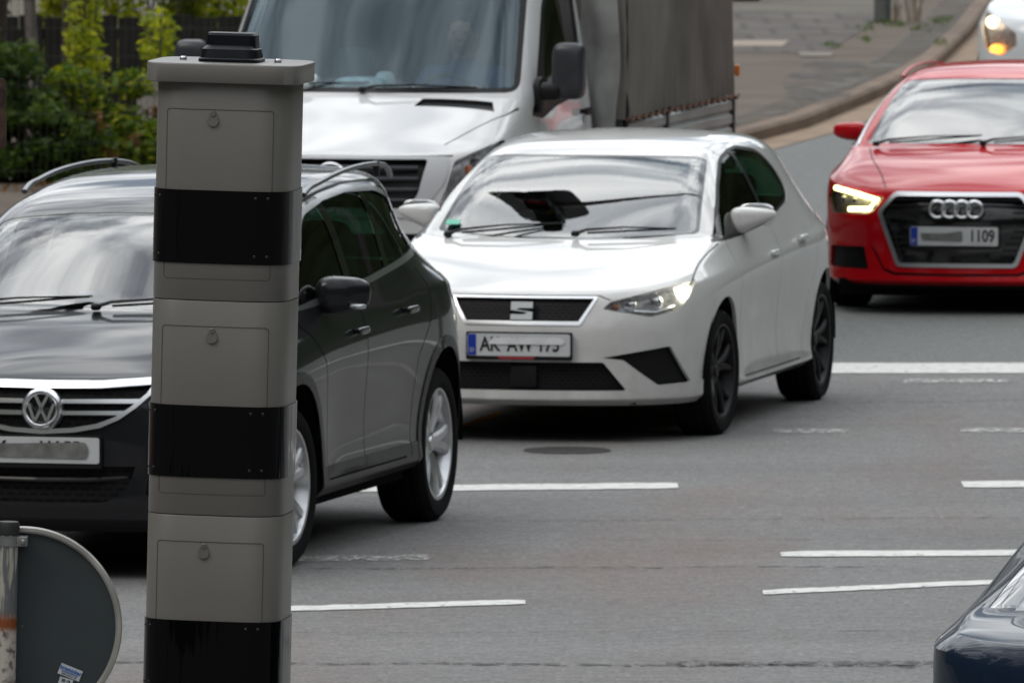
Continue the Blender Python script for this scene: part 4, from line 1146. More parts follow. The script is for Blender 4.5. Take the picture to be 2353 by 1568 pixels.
# ================================================================ simple cars mostly outside the frame
def make_plain_car(name, label, loc, rz, P, kind, scale=1.0):
    """city hatchback seen only by its front corner; same construction, fewer details"""
    root = thing(name, label, 'car', loc, rz, 'cars driving through the junction')
    root.scale = (scale,)*3
    hz = .0 if kind == 'pale' else -.03
    plan = [(.80, 0), (.79, .22), (.75, .42), (.66, .60), (.54, .72), (.42, .79), (.32, .83), (.12, .85), (-.12, .86), (-.36, .86), (-.65, .86), (-.95, .86), (-1.2, .86), (-1.45, .86),
            (-1.7, .86), (-2.0, .86), (-2.3, .86), (-2.6, .85), (-2.85, .82), (-3.0, .76), (-3.1, .65), (-3.15, .48), (-3.17, .25), (-3.175, 0)]
    zt = .80+hz
    nv = kind != 'pale'
    if nv: zt = .845
    rows = [
        dict(z=[(0, .19), (23, .25)], **{'in': [(0, .07), (5, .05), (23, .06)]}),
        dict(z=[(0, .25), (7, .27), (23, .38)], **{'in': [(0, .0), (7, .02), (17, .02), (23, .0)]}),
        dict(z=[(0, .42), (7, .48), (23, .55)], **{'in': [(0, .0), (7, .0), (10, .03), (14, .03), (17, .0), (23, .0)]}),
        dict(z=[(0, .58), (7, .66), (23, .72)], **{'in': [(0, .01), (7, .0), (10, .01), (14, .01), (17, .0), (23, .0)]}),
        dict(z=[(0, zt-.03), (5, zt-.03), (9, zt-.03), (17, .88), (23, .85)] if nv else [(0, zt-.09), (5, zt-.05), (9, zt), (17, .88), (23, .85)], **{'in': [(0, .04), (7, .0), (12, .0), (17, .01), (23, .05)]}),
        dict(z=[(0, zt), (3, zt+.005), (5, zt+.01), (7, zt+.02), (10, zt+.05), (14, 1.0), (18, 1.0), (23, .98)] if nv else [(0, zt), (3, zt+.01), (5, zt+.05), (7, zt+.12), (10, .98), (14, 1.04), (18, 1.06), (23, 1.02)], **{'in': [(0, .10), (5, .08), (8, .08), (10, .08), (17, .10), (23, .12)]}),
    ]
    centre = [(.56, zt+.06), (.36, zt+.12), (.14, zt+.17), (-.02, 1.0+hz*.5), (-.08, 1.03+hz*.5), (-.42, 1.22+hz*.4), (-.78, 1.41+hz*.3), (-1.05, 1.46), (-1.5, 1.49), (-2.0, 1.48), (-2.5, 1.44), (-2.9, 1.38)]
    rail = [(.40, .62, zt+.07), (.22, .65, zt+.125), (.02, .68, zt+.17), (-.10, .72, .99+hz*.5), (-.16, .74, 1.02+hz*.5), (-.46, .69, 1.21+hz*.4), (-.85, .62, 1.40), (-1.15, .59, 1.44), (-1.6, .585, 1.455), (-2.0, .57, 1.44), (-2.45, .55, 1.39), (-2.82, .50, 1.29)]
    mid = [(.36, .73, zt+.08), (.18, .75, zt+.125), (-.04, .76, zt+.16), (-.17, .77, .98+hz*.5), (-.28, .78, 1.0+hz*.5), (-.62, .755, 1.10+hz*.4), (-1.0, .71, 1.21+hz*.2), (-1.35, .70, 1.24), (-1.7, .69, 1.25), (-2.0, .68, 1.25), (-2.35, .67, 1.24), (-2.7, .65, 1.16)]
    if nv:
        centre[:5] = [(.56, zt+.015), (.36, zt+.025), (.14, zt+.035), (-.02, zt+.045), (-.08, zt+.075)]; centre[5:] = [(-.42, 1.05), (-.78, 1.19), (-1.05, 1.31), (-1.5, 1.34), (-2.0, 1.33), (-2.5, 1.30), (-2.9, 1.24)]
        rail[:5] = [(.40, .64, zt+.015), (.22, .67, zt+.025), (.02, .69, zt+.03), (-.10, .69, zt+.04), (-.16, .68, zt+.06)]; rail[5:] = [(-.46, .58, 1.04), (-.85, .48, 1.18), (-1.15, .48, 1.29), (-1.6, .48, 1.31), (-2.0, .47, 1.30), (-2.45, .45, 1.25), (-2.82, .42, 1.16)]
        mid[:5] = [(.36, .74, zt+.012), (.18, .76, zt+.022), (-.04, .77, zt+.03), (-.17, .775, zt+.04), (-.28, .76, zt+.05)]; mid[5:] = [(-.62, .69, .97), (-1.0, .62, 1.06), (-1.35, .61, 1.14), (-1.7, .60, 1.15), (-2.0, .60, 1.15), (-2.35, .59, 1.13), (-2.7, .58, 1.08)]
    S = dict(plan=plan, rows=rows, fc=5, rc=18, centre=centre, rail=rail, mid=mid, creases=[(1, 0, 18, .4), (4, 4, 18, .5), (5, 0, 6, .5 if kind == 'pale' else .95)], xcreases=[(4, 1, 5, .4), (5, 1, 5, .4)])
    sh = build_shell(S, 2)
    front = lambda c, n: c.x > .1 and n.x > .12
    lf = lambda c, n: c.y > .42
    rt = lambda c, n: c.y < -.42
    WB = -2.45
    arches(sh, root, (0, WB), .355, .315, .52, .86)
    b0 = .985+hz*.5
    wsp = roundpoly([(-.675, b0), (.675, b0), (.57, 1.385), (-.57, 1.385)], .05)
    wcond = lambda c, n: -1.0 < c.x < -.055-.14*c.y*c.y and n.x > .15 and .2 < n.z < .985
    rg, gl = screen_cut(sh, -.06, .13, .72 if nv else .67, -.80, .14, .60 if nv else .565, .045 if nv else .022)
    obj('windscreen_seal', sh.take(rg, -.002), M['blackgloss'], root); obj('windscreen', sh.take(gl, -.003), M['glass'], root)
    for s, cnd in ((1, lf), (-1, rt)):
        c2 = lambda c, n, cnd=cnd: cnd(c, n) and c.z > .95
        if nv: continue
        a = sh.cut([(-.16, 1.03+hz*.4), (-.55, 1.24), (-.95, 1.39), (-1.5, 1.41), (-2.2, 1.37), (-2.5, 1.22), (-2.45, 1.10), (-1.2, 1.04+hz*.3)], 'y', c2)
        obj('side_window', sh.take(a, -.006), M['sideglass'], root)
    gp = [(-.36, .74), (.36, .74), (.30, .60), (-.30, .60)]
    if kind == 'pale': a = sh.cut(roundpoly(gp, .03), 'x', front); obj('grille', sh.take(a, Vector((-.03, 0, 0)), wall=True), M['meshfine'], root)
    a = sh.cut(roundpoly([(-.42, .42), (.42, .42), (.36, .28), (-.36, .28)], .03), 'x', front); obj('bumper_grille', sh.take(a, Vector((-.03, 0, 0)), wall=True), M['black'], root)
    hp = [(.42, .60), (.44, .70), (.60, .80), (.76, .86), (.775, .72), (.72, .56), (.56, .51)]
    if kind != 'pale': hp = [(.40, .50), (.40, .62), (.60, .66), (.78, .68), (.79, .55), (.60, .50)]
    for s in (1, -1):
        pp = hp if s > 0 else mir(hp)
        a = sh.cut(roundpoly(pp, .02), 'x', (lambda c, n, s=s: c.x > .05 and c.y*s > .3))
        keep = sh.take(a, -.0005, keep=True)
        h = obj('headlight' if kind == 'pale' else 'tail_light', sh.take(a, Vector((-.07, -s*.02, 0)), wall=True), M['lampdark'] if kind == 'pale' else M['redlens'], root)
        obj('lamp_lens', keep, M['lens'], h)
        if kind == 'pale':
            bm = bmesh.new(); superell(bm, (.45, s*.675, .775), (.05, .055, .05), .9, .9, 18, 10); obj('main_lamp', bm, M['lampwarm'], h)
            bm = bmesh.new(); superell(bm, (.58, s*.62, .56), (.045, .055, .038), .9, .9, 18, 10); obj('indicator_lamp', bm, M['lampamber'], h)
    shell_lips(sh.bm, .018)
    obj('body', sh.bm, P, root)
    number_plate(root, .825, 0, .50, None, None)
    for s in (1, -1):
        if kind == 'pale': mirror_part(root, P, (-.50, s*.85, 1.08+hz*.4), s)
    wz = .05 if nv else .20
    if not nv: wiper(root, (.0, -.60, zt+wz), (-.10, .0, zt+wz+.055)); wiper(root, (.0, .02, zt+wz+.01), (-.11, .52, zt+wz+.05))
    interior(root, -.2, .68, 1.0, seatx=(-1.2, -1.95), seatz=.55)
    for s in (1, -1):
        wheel(root, 0, s*.835, .305, .20, .2, 'ten', side=s); wheel(root, WB, s*.835, .305, .20, .2, 'ten', side=s)
    underbody(root, plan, wheels=(0, WB), wr=.37)
    return root
# ================================================================ seated driver
def skinbody(name, verts, edges, rad, m_, parent=None, root=0, level=2):
    me = bpy.data.meshes.new(name); me.from_pydata(verts, edges, []); me.update()
    o = bpy.data.objects.new(name, me); col.objects.link(o)
    o.modifiers.new('k', 'SKIN'); sv = me.skin_vertices[0].data
    for i, r in enumerate(rad): sv[i].radius = (r, r) if not isinstance(r, tuple) else r
    sv[root].use_root = True
    sb = o.modifiers.new('s', 'SUBSURF'); sb.levels = level
    dg = bpy.context.evaluated_depsgraph_get(); m2 = bpy.data.meshes.new_from_object(o.evaluated_get(dg))
    bpy.data.objects.remove(o); bpy.data.meshes.remove(me)
    return obj(name, m2, m_, parent)
def make_driver(seat_x, seat_y, seat_z, wheel_c, loc, rz):
    """driver in a navy pullover, both hands on the steering wheel; body is one continuous skin"""
    x, y, z = seat_x, seat_y, seat_z
    wx, wy, wz = wheel_c
    V = [(x, y, z+.10), (x-.03, y, z+.28), (x-.05, y, z+.46), (x-.04, y, z+.56), (x-.01, y, z+.63),          # pelvis..neck
         (x+.0, y, z+.70), (x+.02, y, z+.80)]
    Rr = [(.15, .16), (.14, .16), (.13, .17), (.10, .13), .058, (.085, .075), (.07, .065)]
    E_ = [(0, 1), (1, 2), (2, 3), (3, 4), (4, 5), (5, 6)]
    def add(p, r, a): V.append(p); Rr.append(r); E_.append((a, len(V)-1)); return len(V)-1
    hands = []
    for s in (-1, 1):
        sh_ = add((x-.03, y+s*.19, z+.52), .065, 2); el = add((x+.17, y+s*.29, z+.30), .048, sh_)
        wr = add((wx-.045, wy+s*.175, wz+.02), .028, el); pa = add((wx+.005, wy+s*.165, wz+.045), (.032, .02), wr); hands.append((wx+.005, wy+s*.165, wz+.045, s))
        hp = add((x+.06, y+s*.10, z+.06), .10, 0); kn = add((x+.48, y+s*.16, z+.12), .068, hp); an = add((x+.62, y+s*.15, z-.30), .045, kn); add((x+.76, y+s*.15, z-.34), (.035, .045), an)
    root = thing('driver', 'person in a dark blue pullover at the wheel behind the truck windscreen', 'person', loc, rz)
    skin = pm('skin', (.30, .17, .12), .55, bump=(60, .1), var=(20, .06))
    b = skinbody('body', V, E_, Rr, skin, root)
    # pullover and trousers: the same posed surface a little fuller, cut off at neck and wrists
    for nm, lo, hi, m_ in (('pullover', z+.04, z+.635, pm('pullover_navy', (.02, .04, .10), .9, bump=(90, .4))), ('trousers', -9, z+.12, pm('trousers_grey', (.03, .03, .035), .9, bump=(90, .3)))):
        bm = bmesh.new(); bm.from_mesh(b.data); bm.normal_update()
        dl = [f for f in bm.faces if not (lo < f.calc_center_median().z < hi) or (f.calc_center_median().x > wx-.06 and nm == 'pullover')
              or (nm == 'trousers' and f.calc_center_median().x > x+.70)]
        bmesh.ops.delete(bm, geom=dl, context='FACES'); bm.normal_update()
        for v in bm.verts: v.co += v.normal*.012
        obj(nm, bm, m_, b)
    for hx, hy, hz_, s in hands:
        for k in range(4):
            a = k*.019-.028
            skinbody('finger', [(hx+.0, hy, hz_+a*.8), (hx+.028, hy-s*.006, hz_+a), (hx+.036, hy+s*.016, hz_+a), (hx+.024, hy+s*.030, hz_+a)], [(0, 1), (1, 2), (2, 3)], [.010, .009, .0085, .0075], skin, b, level=1)
        skinbody('finger', [(hx-.01, hy, hz_+.02), (hx-.005, hy-s*.028, hz_+.03), (hx+.02, hy-s*.036, hz_+.034)], [(0, 1), (1, 2)], [.012, .010, .009], skin, b, level=1)
    # face and hair
    hc = (x+.025, y, z+.765)
    bm = bmesh.new(); superell(bm, hc, (.096, .076, .118), .95, .95, 26, 18, fn=lambda v: Vector((v.x*(1 if v.x > 0 else .98), v.y*(1-.25*max(0, -v.z/.118)), v.z)))
    obj('head', bm, skin, b)
    bm = bmesh.new()
    tube(bm, [(hc[0]+.085, y, hc[2]+.02), (hc[0]+.112, y, hc[2]-.022), (hc[0]+.09, y, hc[2]-.032)], [.009, .014, .010], 8)
    for s in (-1, 1): superell(bm, (hc[0]-.005, y+s*.077, hc[2]-.01), (.018, .008, .030), .9, .9, 12, 8)
    obj('nose', bm, skin, b)
    bm = bmesh.new()
    for s in (-1, 1): superell(bm, (hc[0]+.086, y+s*.031, hc[2]+.012), (.008, .013, .008), .9, .9, 12, 8)
    obj('eye', bm, pm('eye_dark', (.03, .02, .015), .2), b)
    bm = bmesh.new(); superell(bm, (hc[0]+.083, y, hc[2]-.058), (.008, .024, .007), .9, .9, 12, 8); obj('mouth', bm, pm('lips', (.30, .12, .10), .5), b)
    bm = bmesh.new(); superell(bm, (hc[0]-.012, y, hc[2]+.028), (.097, .084, .106), .95, .95, 26, 18); dl = [f for f in bm.faces if f.calc_center_median().x > hc[0]+.055 and f.calc_center_median().z < hc[2]+.065 or f.calc_center_median().z < hc[2]-.05]; bmesh.ops.delete(bm, geom=dl, context='FACES')
    obj('hair', bm, pm('hair_brown', (.03, .018, .010), .7, bump=(120, .6)), b)
    return root
# ================================================================ white delivery truck with a grey tarpaulin box
def make_truck():
    root = thing('delivery_truck', 'white delivery truck with a grubby grey tarpaulin box, behind the other cars', 'truck', (-.785, 61.49, 0), R(-102), 'cars driving through the junction')
    root.scale = (1, .94, 1)
    plan = [(.93, 0), (.925, .25), (.90, .48), (.84, .66), (.73, .80), (.60, .89), (.46, .95), (.18, .975), (-.10, .985), (-.40, .985), (-.62, .985), (-.84, .985), (-1.04, .985), (-1.2, .985),
            (-1.32, .985), (-1.42, .985), (-1.52, .985), (-1.62, .98), (-1.70, .96), (-1.74, .90), (-1.76, .75), (-1.77, .50), (-1.77, .25), (-1.77, 0)]
    rows = [
        dict(z=[(0, .30), (23, .34)], **{'in': [(0, .07), (5, .05), (23, .02)]}),
        dict(z=[(0, .38), (7, .42), (23, .45)], **{'in': [(0, .0), (7, .02), (23, .0)]}),
        dict(z=[(0, .62), (7, .66), (23, .7)], **{'in': [(0, .0), (7, .0), (10, .01), (23, .0)]}),
        dict(z=[(0, .86), (7, .90), (23, .95)], **{'in': [(0, .015), (7, .0), (23, .0)]}),
        dict(z=[(0, 1.08), (4, 1.09), (7, 1.14), (23, 1.15)], **{'in': [(0, .03), (7, .01), (10, .0), (23, .0)]}),
        dict(z=[(0, 1.19), (3, 1.195), (5, 1.22), (7, 1.30), (9, 1.36), (11, 1.40), (23, 1.45)], **{'in': [(0, .09), (3, .09), (5, .07), (8, .05), (10, .04), (23, .0)]}),
    ]
    #        6             7             8            9(cowl)      10 ws base    11            12            13            14 header     15            16            17
    centre = [(.72, 1.25), (.52, 1.335), (.34, 1.405), (.17, 1.475), (.11, 1.52), (-.13, 1.76), (-.38, 2.02), (-.62, 2.26), (-.74, 2.38), (-.95, 2.47), (-1.3, 2.52), (-1.6, 2.52)]
    rail = [(.56, .74, 1.245), (.36, .80, 1.33), (.18, .84, 1.40), (.02, .885, 1.47), (-.03, .905, 1.51), (-.24, .88, 1.75), (-.48, .85, 2.01), (-.72, .82, 2.25), (-.86, .80, 2.36), (-1.05, .78, 2.43), (-1.3, .78, 2.46), (-1.6, .78, 2.46)]
    mid = [(.46, .86, 1.265), (.24, .90, 1.34), (.04, .92, 1.40), (-.12, .94, 1.44), (-.22, .955, 1.47), (-.44, .945, 1.60), (-.68, .925, 1.78), (-.9, .905, 1.93), (-1.05, .90, 1.98), (-1.2, .895, 2.02), (-1.4, .89, 2.04), (-1.6, .89, 2.04)]
    S = dict(plan=plan, rows=rows, fc=5, rc=18, centre=centre, rail=rail, mid=mid, crown=1.2,
             creases=[(1, 0, 18, .3), (5, 0, 6, .4)], xcreases=[(4, 1, 5, .5), (5, 1, 5, .4)])
    sh = build_shell(S, 3)
    P = M['p_van']
    front = lambda c, n: c.x > .1 and n.x > .12
    lf = lambda c, n: c.y > .55
    rt = lambda c, n: c.y < -.55
    arches(sh, root, (0,), .42, .37, .6, .985)
    wsp = roundpoly([(-.885, 1.50), (.885, 1.50), (.775, 2.36), (-.775, 2.36)], .07)
    wcond = lambda c, n: -1.0 < c.x < .135-.12*c.y*c.y and n.x > .3 and n.z < .97
    rg = sh.cut(wsp, 'x', wcond); gl = sh.cut(roundpoly(insetpoly(wsp, .028), .02), 'x', wcond, over=(rg,))
    obj('windscreen_seal', sh.take(rg, -.002), M['black'], root); obj('windscreen', sh.take(gl, -.003), M['vanglass'], root)
    win = [(-.16, 1.37), (-.34, 1.60), (-.66, 1.94), (-.95, 2.16), (-1.15, 2.20), (-1.45, 2.20), (-1.47, 1.45), (-1.2, 1.43), (-.75, 1.40), (-.4, 1.345)]
    seams = []
    for s, cnd in ((1, lf), (-1, rt)):
        a = sh.cut(roundpoly(win, .03), 'y', cnd)
        b = sh.cut(roundpoly([(-.42, 1.48), (-.70, 1.90), (-.97, 2.12), (-1.15, 2.165), (-1.40, 2.165), (-1.42, 1.49), (-1.0, 1.46)], .03), 'y', cnd, over=(a,))
        obj('window_frame', sh.take(a, -.003), M['black'], root); obj('side_window', sh.take(b, -.008), M['sideglass'], root)
        for pl in ([(-.30, 1.34), (-.34, 1.1), (-.42, .8), (-.45, .4)], [(-1.56, 2.2), (-1.56, 1.4), (-1.56, .4)]):
            for qd in strip(pl, .01): seams.append(sh.cut(qd, 'y', cnd))
    # grille with pale surround
    hp_ = [(.50, 1.10), (.82, 1.22), (.87, 1.10), (.80, .92), (.66, .84), (.56, .90), (.60, 1.02)]
    gp = [(-.545, 1.172), (.545, 1.172), (.50, .985), (.43, .915), (-.43, .915), (-.50, .985)]
    so = [(-.665, 1.185), (.665, 1.185), (.64, 1.05), (.50, .865), (-.50, .865), (-.64, 1.05)]
    a = sh.cut(roundpoly(so, .03), 'x', front); b = sh.cut(roundpoly(gp, .02), 'x', front, over=(a,))
    obj('grille_frame', sh.take(a, .008, wall=True), M['p_vangrey'], root)
    g = obj('grille', sh.take(b, Vector((-.05, 0, 0)), wall=True), M['black'], root)
    bm = bmesh.new()
    for k in range(4):
        z = .955+k*.058
        pts = []
        hw = .49 if k else .44
        for q in range(9):
            y = -hw+2*hw*q/8; pts.append((.875-.25*y*y, y, z))
        tube(bm, pts, .015, 8, flat=1.0)
    obj('grille_slats', bm, M['vanslat'], g)
    # star badge left plain: ring only
    bm = bmesh.new(); lathe(bm, [(.085, 0), (.09, .012), (.10, .012), (.105, 0)], 36, axis='X', centre=(.905, 0, 1.055))
    for k in range(3):
        an = math.pi/2+k*2*math.pi/3
        tube(bm, [(.912, 0, 1.055), (.908, .092*math.cos(an), 1.055+.092*math.sin(an))], [.014, .003], 6)
    bmesh.ops.recalc_face_normals(bm, faces=bm.faces); obj('badge', bm, M['chrome'], root)
    a = sh.cut(roundpoly([(-.60, .78), (.60, .78), (.52, .56), (-.52, .56)], .04), 'x', front)
    obj('bumper_grille', sh.take(a, Vector((-.05, 0, 0)), wall=True), M['black'], root)
    for s in (1, -1):
        hp = [(.685, 1.165), (.83, 1.235), (.895, 1.27), (.905, 1.18), (.87, 1.03), (.78, .90), (.66, .86), (.60, .90), (.66, 1.04)]
        pp = hp if s > 0 else mir(hp)
        aa = sh.cut(roundpoly(pp, .02), 'x', (lambda c, n, s=s: c.x > .05 and c.y*s > .3))
        keep = sh.take(aa, -.0005, keep=True)
        h = obj('headlight', sh.take(aa, Vector((-.09, -s*.03, 0)), wall=True), M['lampdark'], root)
        obj('lamp_lens', keep, M['lens'], h)
        bm = bmesh.new(); cup(bm, (.62, s*.72, 1.00), (.05, .08, .08)); obj('reflector', bm, M['reflector'], h); bm = bmesh.new(); cup(bm, (.56, s*.77, 1.13), (.04, .05, .04)); obj('reflector', bm, M['reflector'], h)
        bm = bmesh.new(); superell(bm, (.60, s*.735, 1.09), (.03, .03, .05), .8, .8, 16, 10); obj('indicator', bm, M['amber'], h)
        # bonnet air vents
        vp = [(.42, 1.425), (.80, 1.435), (.86, 1.462), (.47, 1.462)]
        vp = [(.18, .42), (.24, .80), (.17, .86), (.105, .45)]     # (x,y)
        vp = [(.235, .33), (.175, .79), (.085, .76), (.145, .36)]
        if s < 0: vp = [(a_, -b_) for a_, b_ in vp][::-1]
        v_ = sh.cut(vp, 'z', lambda c, n: c.z > 1.2 and n.z > .3)
        vo = obj('air_vent', sh.take(v_, Vector((0, 0, -.02)), wall=True), M['black'], root)
        for qd in strip([(.62, s*.60), (.4, s*.72), (.15, s*.86), (.02, s*.90)], .008): seams.append(sh.cut(qd, 'z', lambda c, n, s=s: c.z > 1.1 and c.y*s > .5))
    for qd in strip([(-.67, 1.192), (-.3, 1.187), (0, 1.186), (.3, 1.187), (.67, 1.192)], .009): seams.append(sh.cut(qd, 'x', front))
    obj('shut_line', sh.take([q for q in seams], -.004), M['seam'], root)
    shell_lips(sh.bm, .02)
    obj('cab_body', sh.bm, P, root)
    # mirrors
    for s in (1, -1):
        bm = bmesh.new()
        superell(bm, (-.30, s*1.125, 1.61), (.075, .095, .155), .45, .45, 24, 16)
        m_ = obj('side_mirror', bm, M['vanslat'], root)
        bm = bmesh.new(); superell(bm, (-.27, s*1.00, 1.50), (.06, .10, .05), .6, .6, 16, 8); superell(bm, (-.30, s*.955, 1.48), (.10, .03, .10), .6, .6, 16, 8); obj('mirror_base', bm, M['black'], m_)
        bm = bmesh.new(); superell(bm, (-.38, s*1.125, 1.61), (.008, .08, .14), .5, .5, 16, 8); obj('mirror_glass', bm, M['chrome'], m_)
        handle(root, M['black'], -1.38, s*.985, 1.345, s, l=.07, h=.022)
    wiper(root, (.10, -.78, 1.50), (.04, .02, 1.555)); wiper(root, (.14, .0, 1.52), (.045, .66, 1.53))
    number_plate(root, .945, 0, .50, None, None, blue=True)
    # cab interior and driver
    interior(root, .0, .90, 1.46, seatx=(-1.0,), seatz=1.0, wheel_side=1)
    bm = bmesh.new(); superell(bm, (-.06, -.05, 1.53), (.10, .16, .05), .6, .7, 18, 10, mat4=None); superell(bm, (-.10, .08, 1.56), (.05, .06, .05), .8, .8, 14, 8)
    tag(obj('paper_bag', bm, pm('crumpled_paper', (.7, .8, .76), .8, bump=(20, .8), var=(12, .35))), 'crumpled pale green paper bag lying behind the truck windscreen', 'bag')
    bpy.data.objects['paper_bag'].matrix_world = root.matrix_basis.copy()
    bpy.data.objects['paper_bag'].location = (-.785, 61.49, 0); bpy.data.objects['paper_bag'].rotation_euler = (0, 0, R(-102))
    bm = bmesh.new(); superell(bm, (.0, -.36, 1.545), (.10, .10, .06), .8, .9, 18, 10)
    c_ = tag(obj('cap', bm, pm('cap_cloth', (.62, .72, .70), .9, bump=(60, .3))), 'pale cap resting on the truck dashboard near the pillar', 'cap')
    c_.location = (-.785, 61.49, 0); c_.rotation_euler = (0, 0, R(-102))
    make_driver(-.90, .34, 1.02, (-.42, .36, 1.44), (-.785, 61.49, 0), R(-102))
    # box: frame, sideboards, tarpaulin
    x0, x1, w, zb = -1.92, -5.25, 1.06, .86
    bm = bmesh.new()
    bx(bm, x1, x0, -w+.03, w-.03, zb-.10, zb, bev=.01)
    for yy in (-.42, .42): bx(bm, x1+.1, -1.3, yy-.05, yy+.05, .55, zb-.10)
    obj('load_bed', bm, M['under'], root, smooth=False)
    for s in (1, -1):
        bm = bmesh.new()
        # ribbed aluminium board
        n = 5; h0, h1 = zb+.0, 1.26
        pr = []
        for k in range(n):
            a = h0+(h1-h0)*k/n; b = h0+(h1-h0)*(k+1)/n; d = (b-a)
            pr += [(w, a), (w+.018, a+d*.18), (w+.018, a+d*.72), (w, a+d*.88)]
        pr += [(w, h1), (w-.03, h1), (w-.03, h0)]
        for xa, xb in ((x0-.02, x1),):
            A = [bm.verts.new((xa, s*p[0], p[1])) for p in pr]; B_ = [bm.verts.new((xb, s*p[0], p[1])) for p in pr]
            for k in range(len(pr)):
                q = (k+1) % len(pr); bm.faces.new((A[k], A[q], B_[q], B_[k]))
            bm.faces.new(A); bm.faces.new(B_)
        bmesh.ops.recalc_face_normals(bm, faces=bm.faces)
        sb = obj('sideboard', bm, M['alu'], root, smooth=False)
        for k in range(3):
            bm = bmesh.new(); bx(bm, (x0, x0-1.34, x1)[k]-.02, (x0, x0-1.34, x1)[k]+.02, s*w-.03, s*w+.03, zb-.02, 1.27)
            bmesh.ops.recalc_face_normals(bm, faces=bm.faces); obj('board_post', bm, M['vanslat'], sb, smooth=False)
    bm = bmesh.new(); bx(bm, x1-.03, x1, -w, w, zb, 1.26); obj('tail_board', bm, M['alu'], root, smooth=False)
    # tarpaulin with sagging folds, scalloped lower hem
    random.seed(11)
    bm = bmesh.new()
    top = 2.95
    def wav(x, z, s):
        return .014*math.sin(x*3.1+s+.7*math.sin(x*1.7))+.002*math.sin(x*17+2.3*math.sin(z*1.4+x)+3*math.sin(x*.9))+.012*math.sin(z*2.3+x*1.3)+.006*math.sin(x*41+z*3)*max(0, 1-(z-1.27)*3)
    for s in (1, -1):
        nx, nz_ = 150, 26
        grid = []
        for i in range(nx+1):
            x = x0+.02+(x1-x0-.02)*i/nx; row = []
            for j in range(nz_+1):
                t = j/nz_
                hem = 1.272+.010*abs(math.sin(x*math.pi/.235))
                z = hem+(top-hem)*t
                row.append(bm.verts.new((x, s*(w+.028+wav(x, z, s*2)*(1-t*.6)), z)))
            grid.append(row)
        for i in range(nx):
            for j in range(nz_): bm.faces.new((grid[i][j], grid[i+1][j], grid[i+1][j+1], grid[i][j+1]))
        edge = [g[-1] for g in grid]
        if s == 1: e1 = edge
        else: e2 = edge
        if s == 1: f1 = (grid[0], grid[-1])
        else: f2 = (grid[0], grid[-1])
    for i in range(nx): bm.faces.new((e1[i], e1[i+1], e2[i+1], e2[i]))
    for q in (0, 1):
        for j in range(nz_): bm.faces.new((f1[q][j], f1[q][j+1], f2[q][j+1], f2[q][j]))
    bmesh.ops.recalc_face_normals(bm, faces=bm.faces)
    tp_ = obj('tarpaulin', bm, M['tarp'], root, smooth=60)
    # front corner flap: pale bunched cloth folded round the frame corner, dark gap beside it
    for s in (1, -1):
        bm = bmesh.new(); g_ = []
        for j in range(41):
            z = 1.12+(top-1.2)*j/40; row = []
            for i in range(15):
                t = i/14
                y = s*(.84+.235*t); xx = x0+.07+.025*math.sin(t*9+z*1.5)+.015*math.sin(z*13+t*4)+.05*math.sin(t*3.1)
                y += s*.014*math.sin(z*7.3+t*2)
                row.append(bm.verts.new((xx, y, z)))
            g_.append(row)
        for j in range(40):
            for i in range(14): bm.faces.new((g_[j][i], g_[j][i+1], g_[j+1][i+1], g_[j+1][i]))
        bmesh.ops.solidify(bm, geom=bm.faces[:], thickness=.006)
        obj('corner_flap', bm, M['tarppale'], root, smooth=60)
        bm = bmesh.new()
        tube(bm, [(x0-.06, s*(w+.036+.006*math.sin(k*1.7)), 1.22+k*.11) for k in range(15)], [.030+.012*math.sin(k*2.3) for k in range(15)], 8, flat=.5)
        obj('strap_gap', bm, M['seam'], root)
    bm = bmesh.new()
    tube(bm, [(x0-.02-(x0-x1)*k/60, w+.05, 1.27+.012*math.sin(k*1.9)) for k in range(61)], .009, 6)
    obj('lashing_rope', bm, pm('rope_brown', (.12, .055, .03), .9, var=(30, .5)), root)
    bm = bmesh.new(); superell(bm, (x1-.02, w+.04, 1.42), (.015, .018, .035), .6, .6, 14, 8); obj('marker_lamp', bm, M['amber'], root)
    for s in (1, -1):
        wheel(root, 0, s*.955, .35, .215, .22, 'ten', side=s); wheel(root, -3.66, s*.955, .35, .215, .22, 'ten', side=s)
    bm = bmesh.new(); bx(bm, -1.7, .6, -.62, .62, .30, .55); obj('underbody', bm, M['under'], root, smooth=False)
    return root
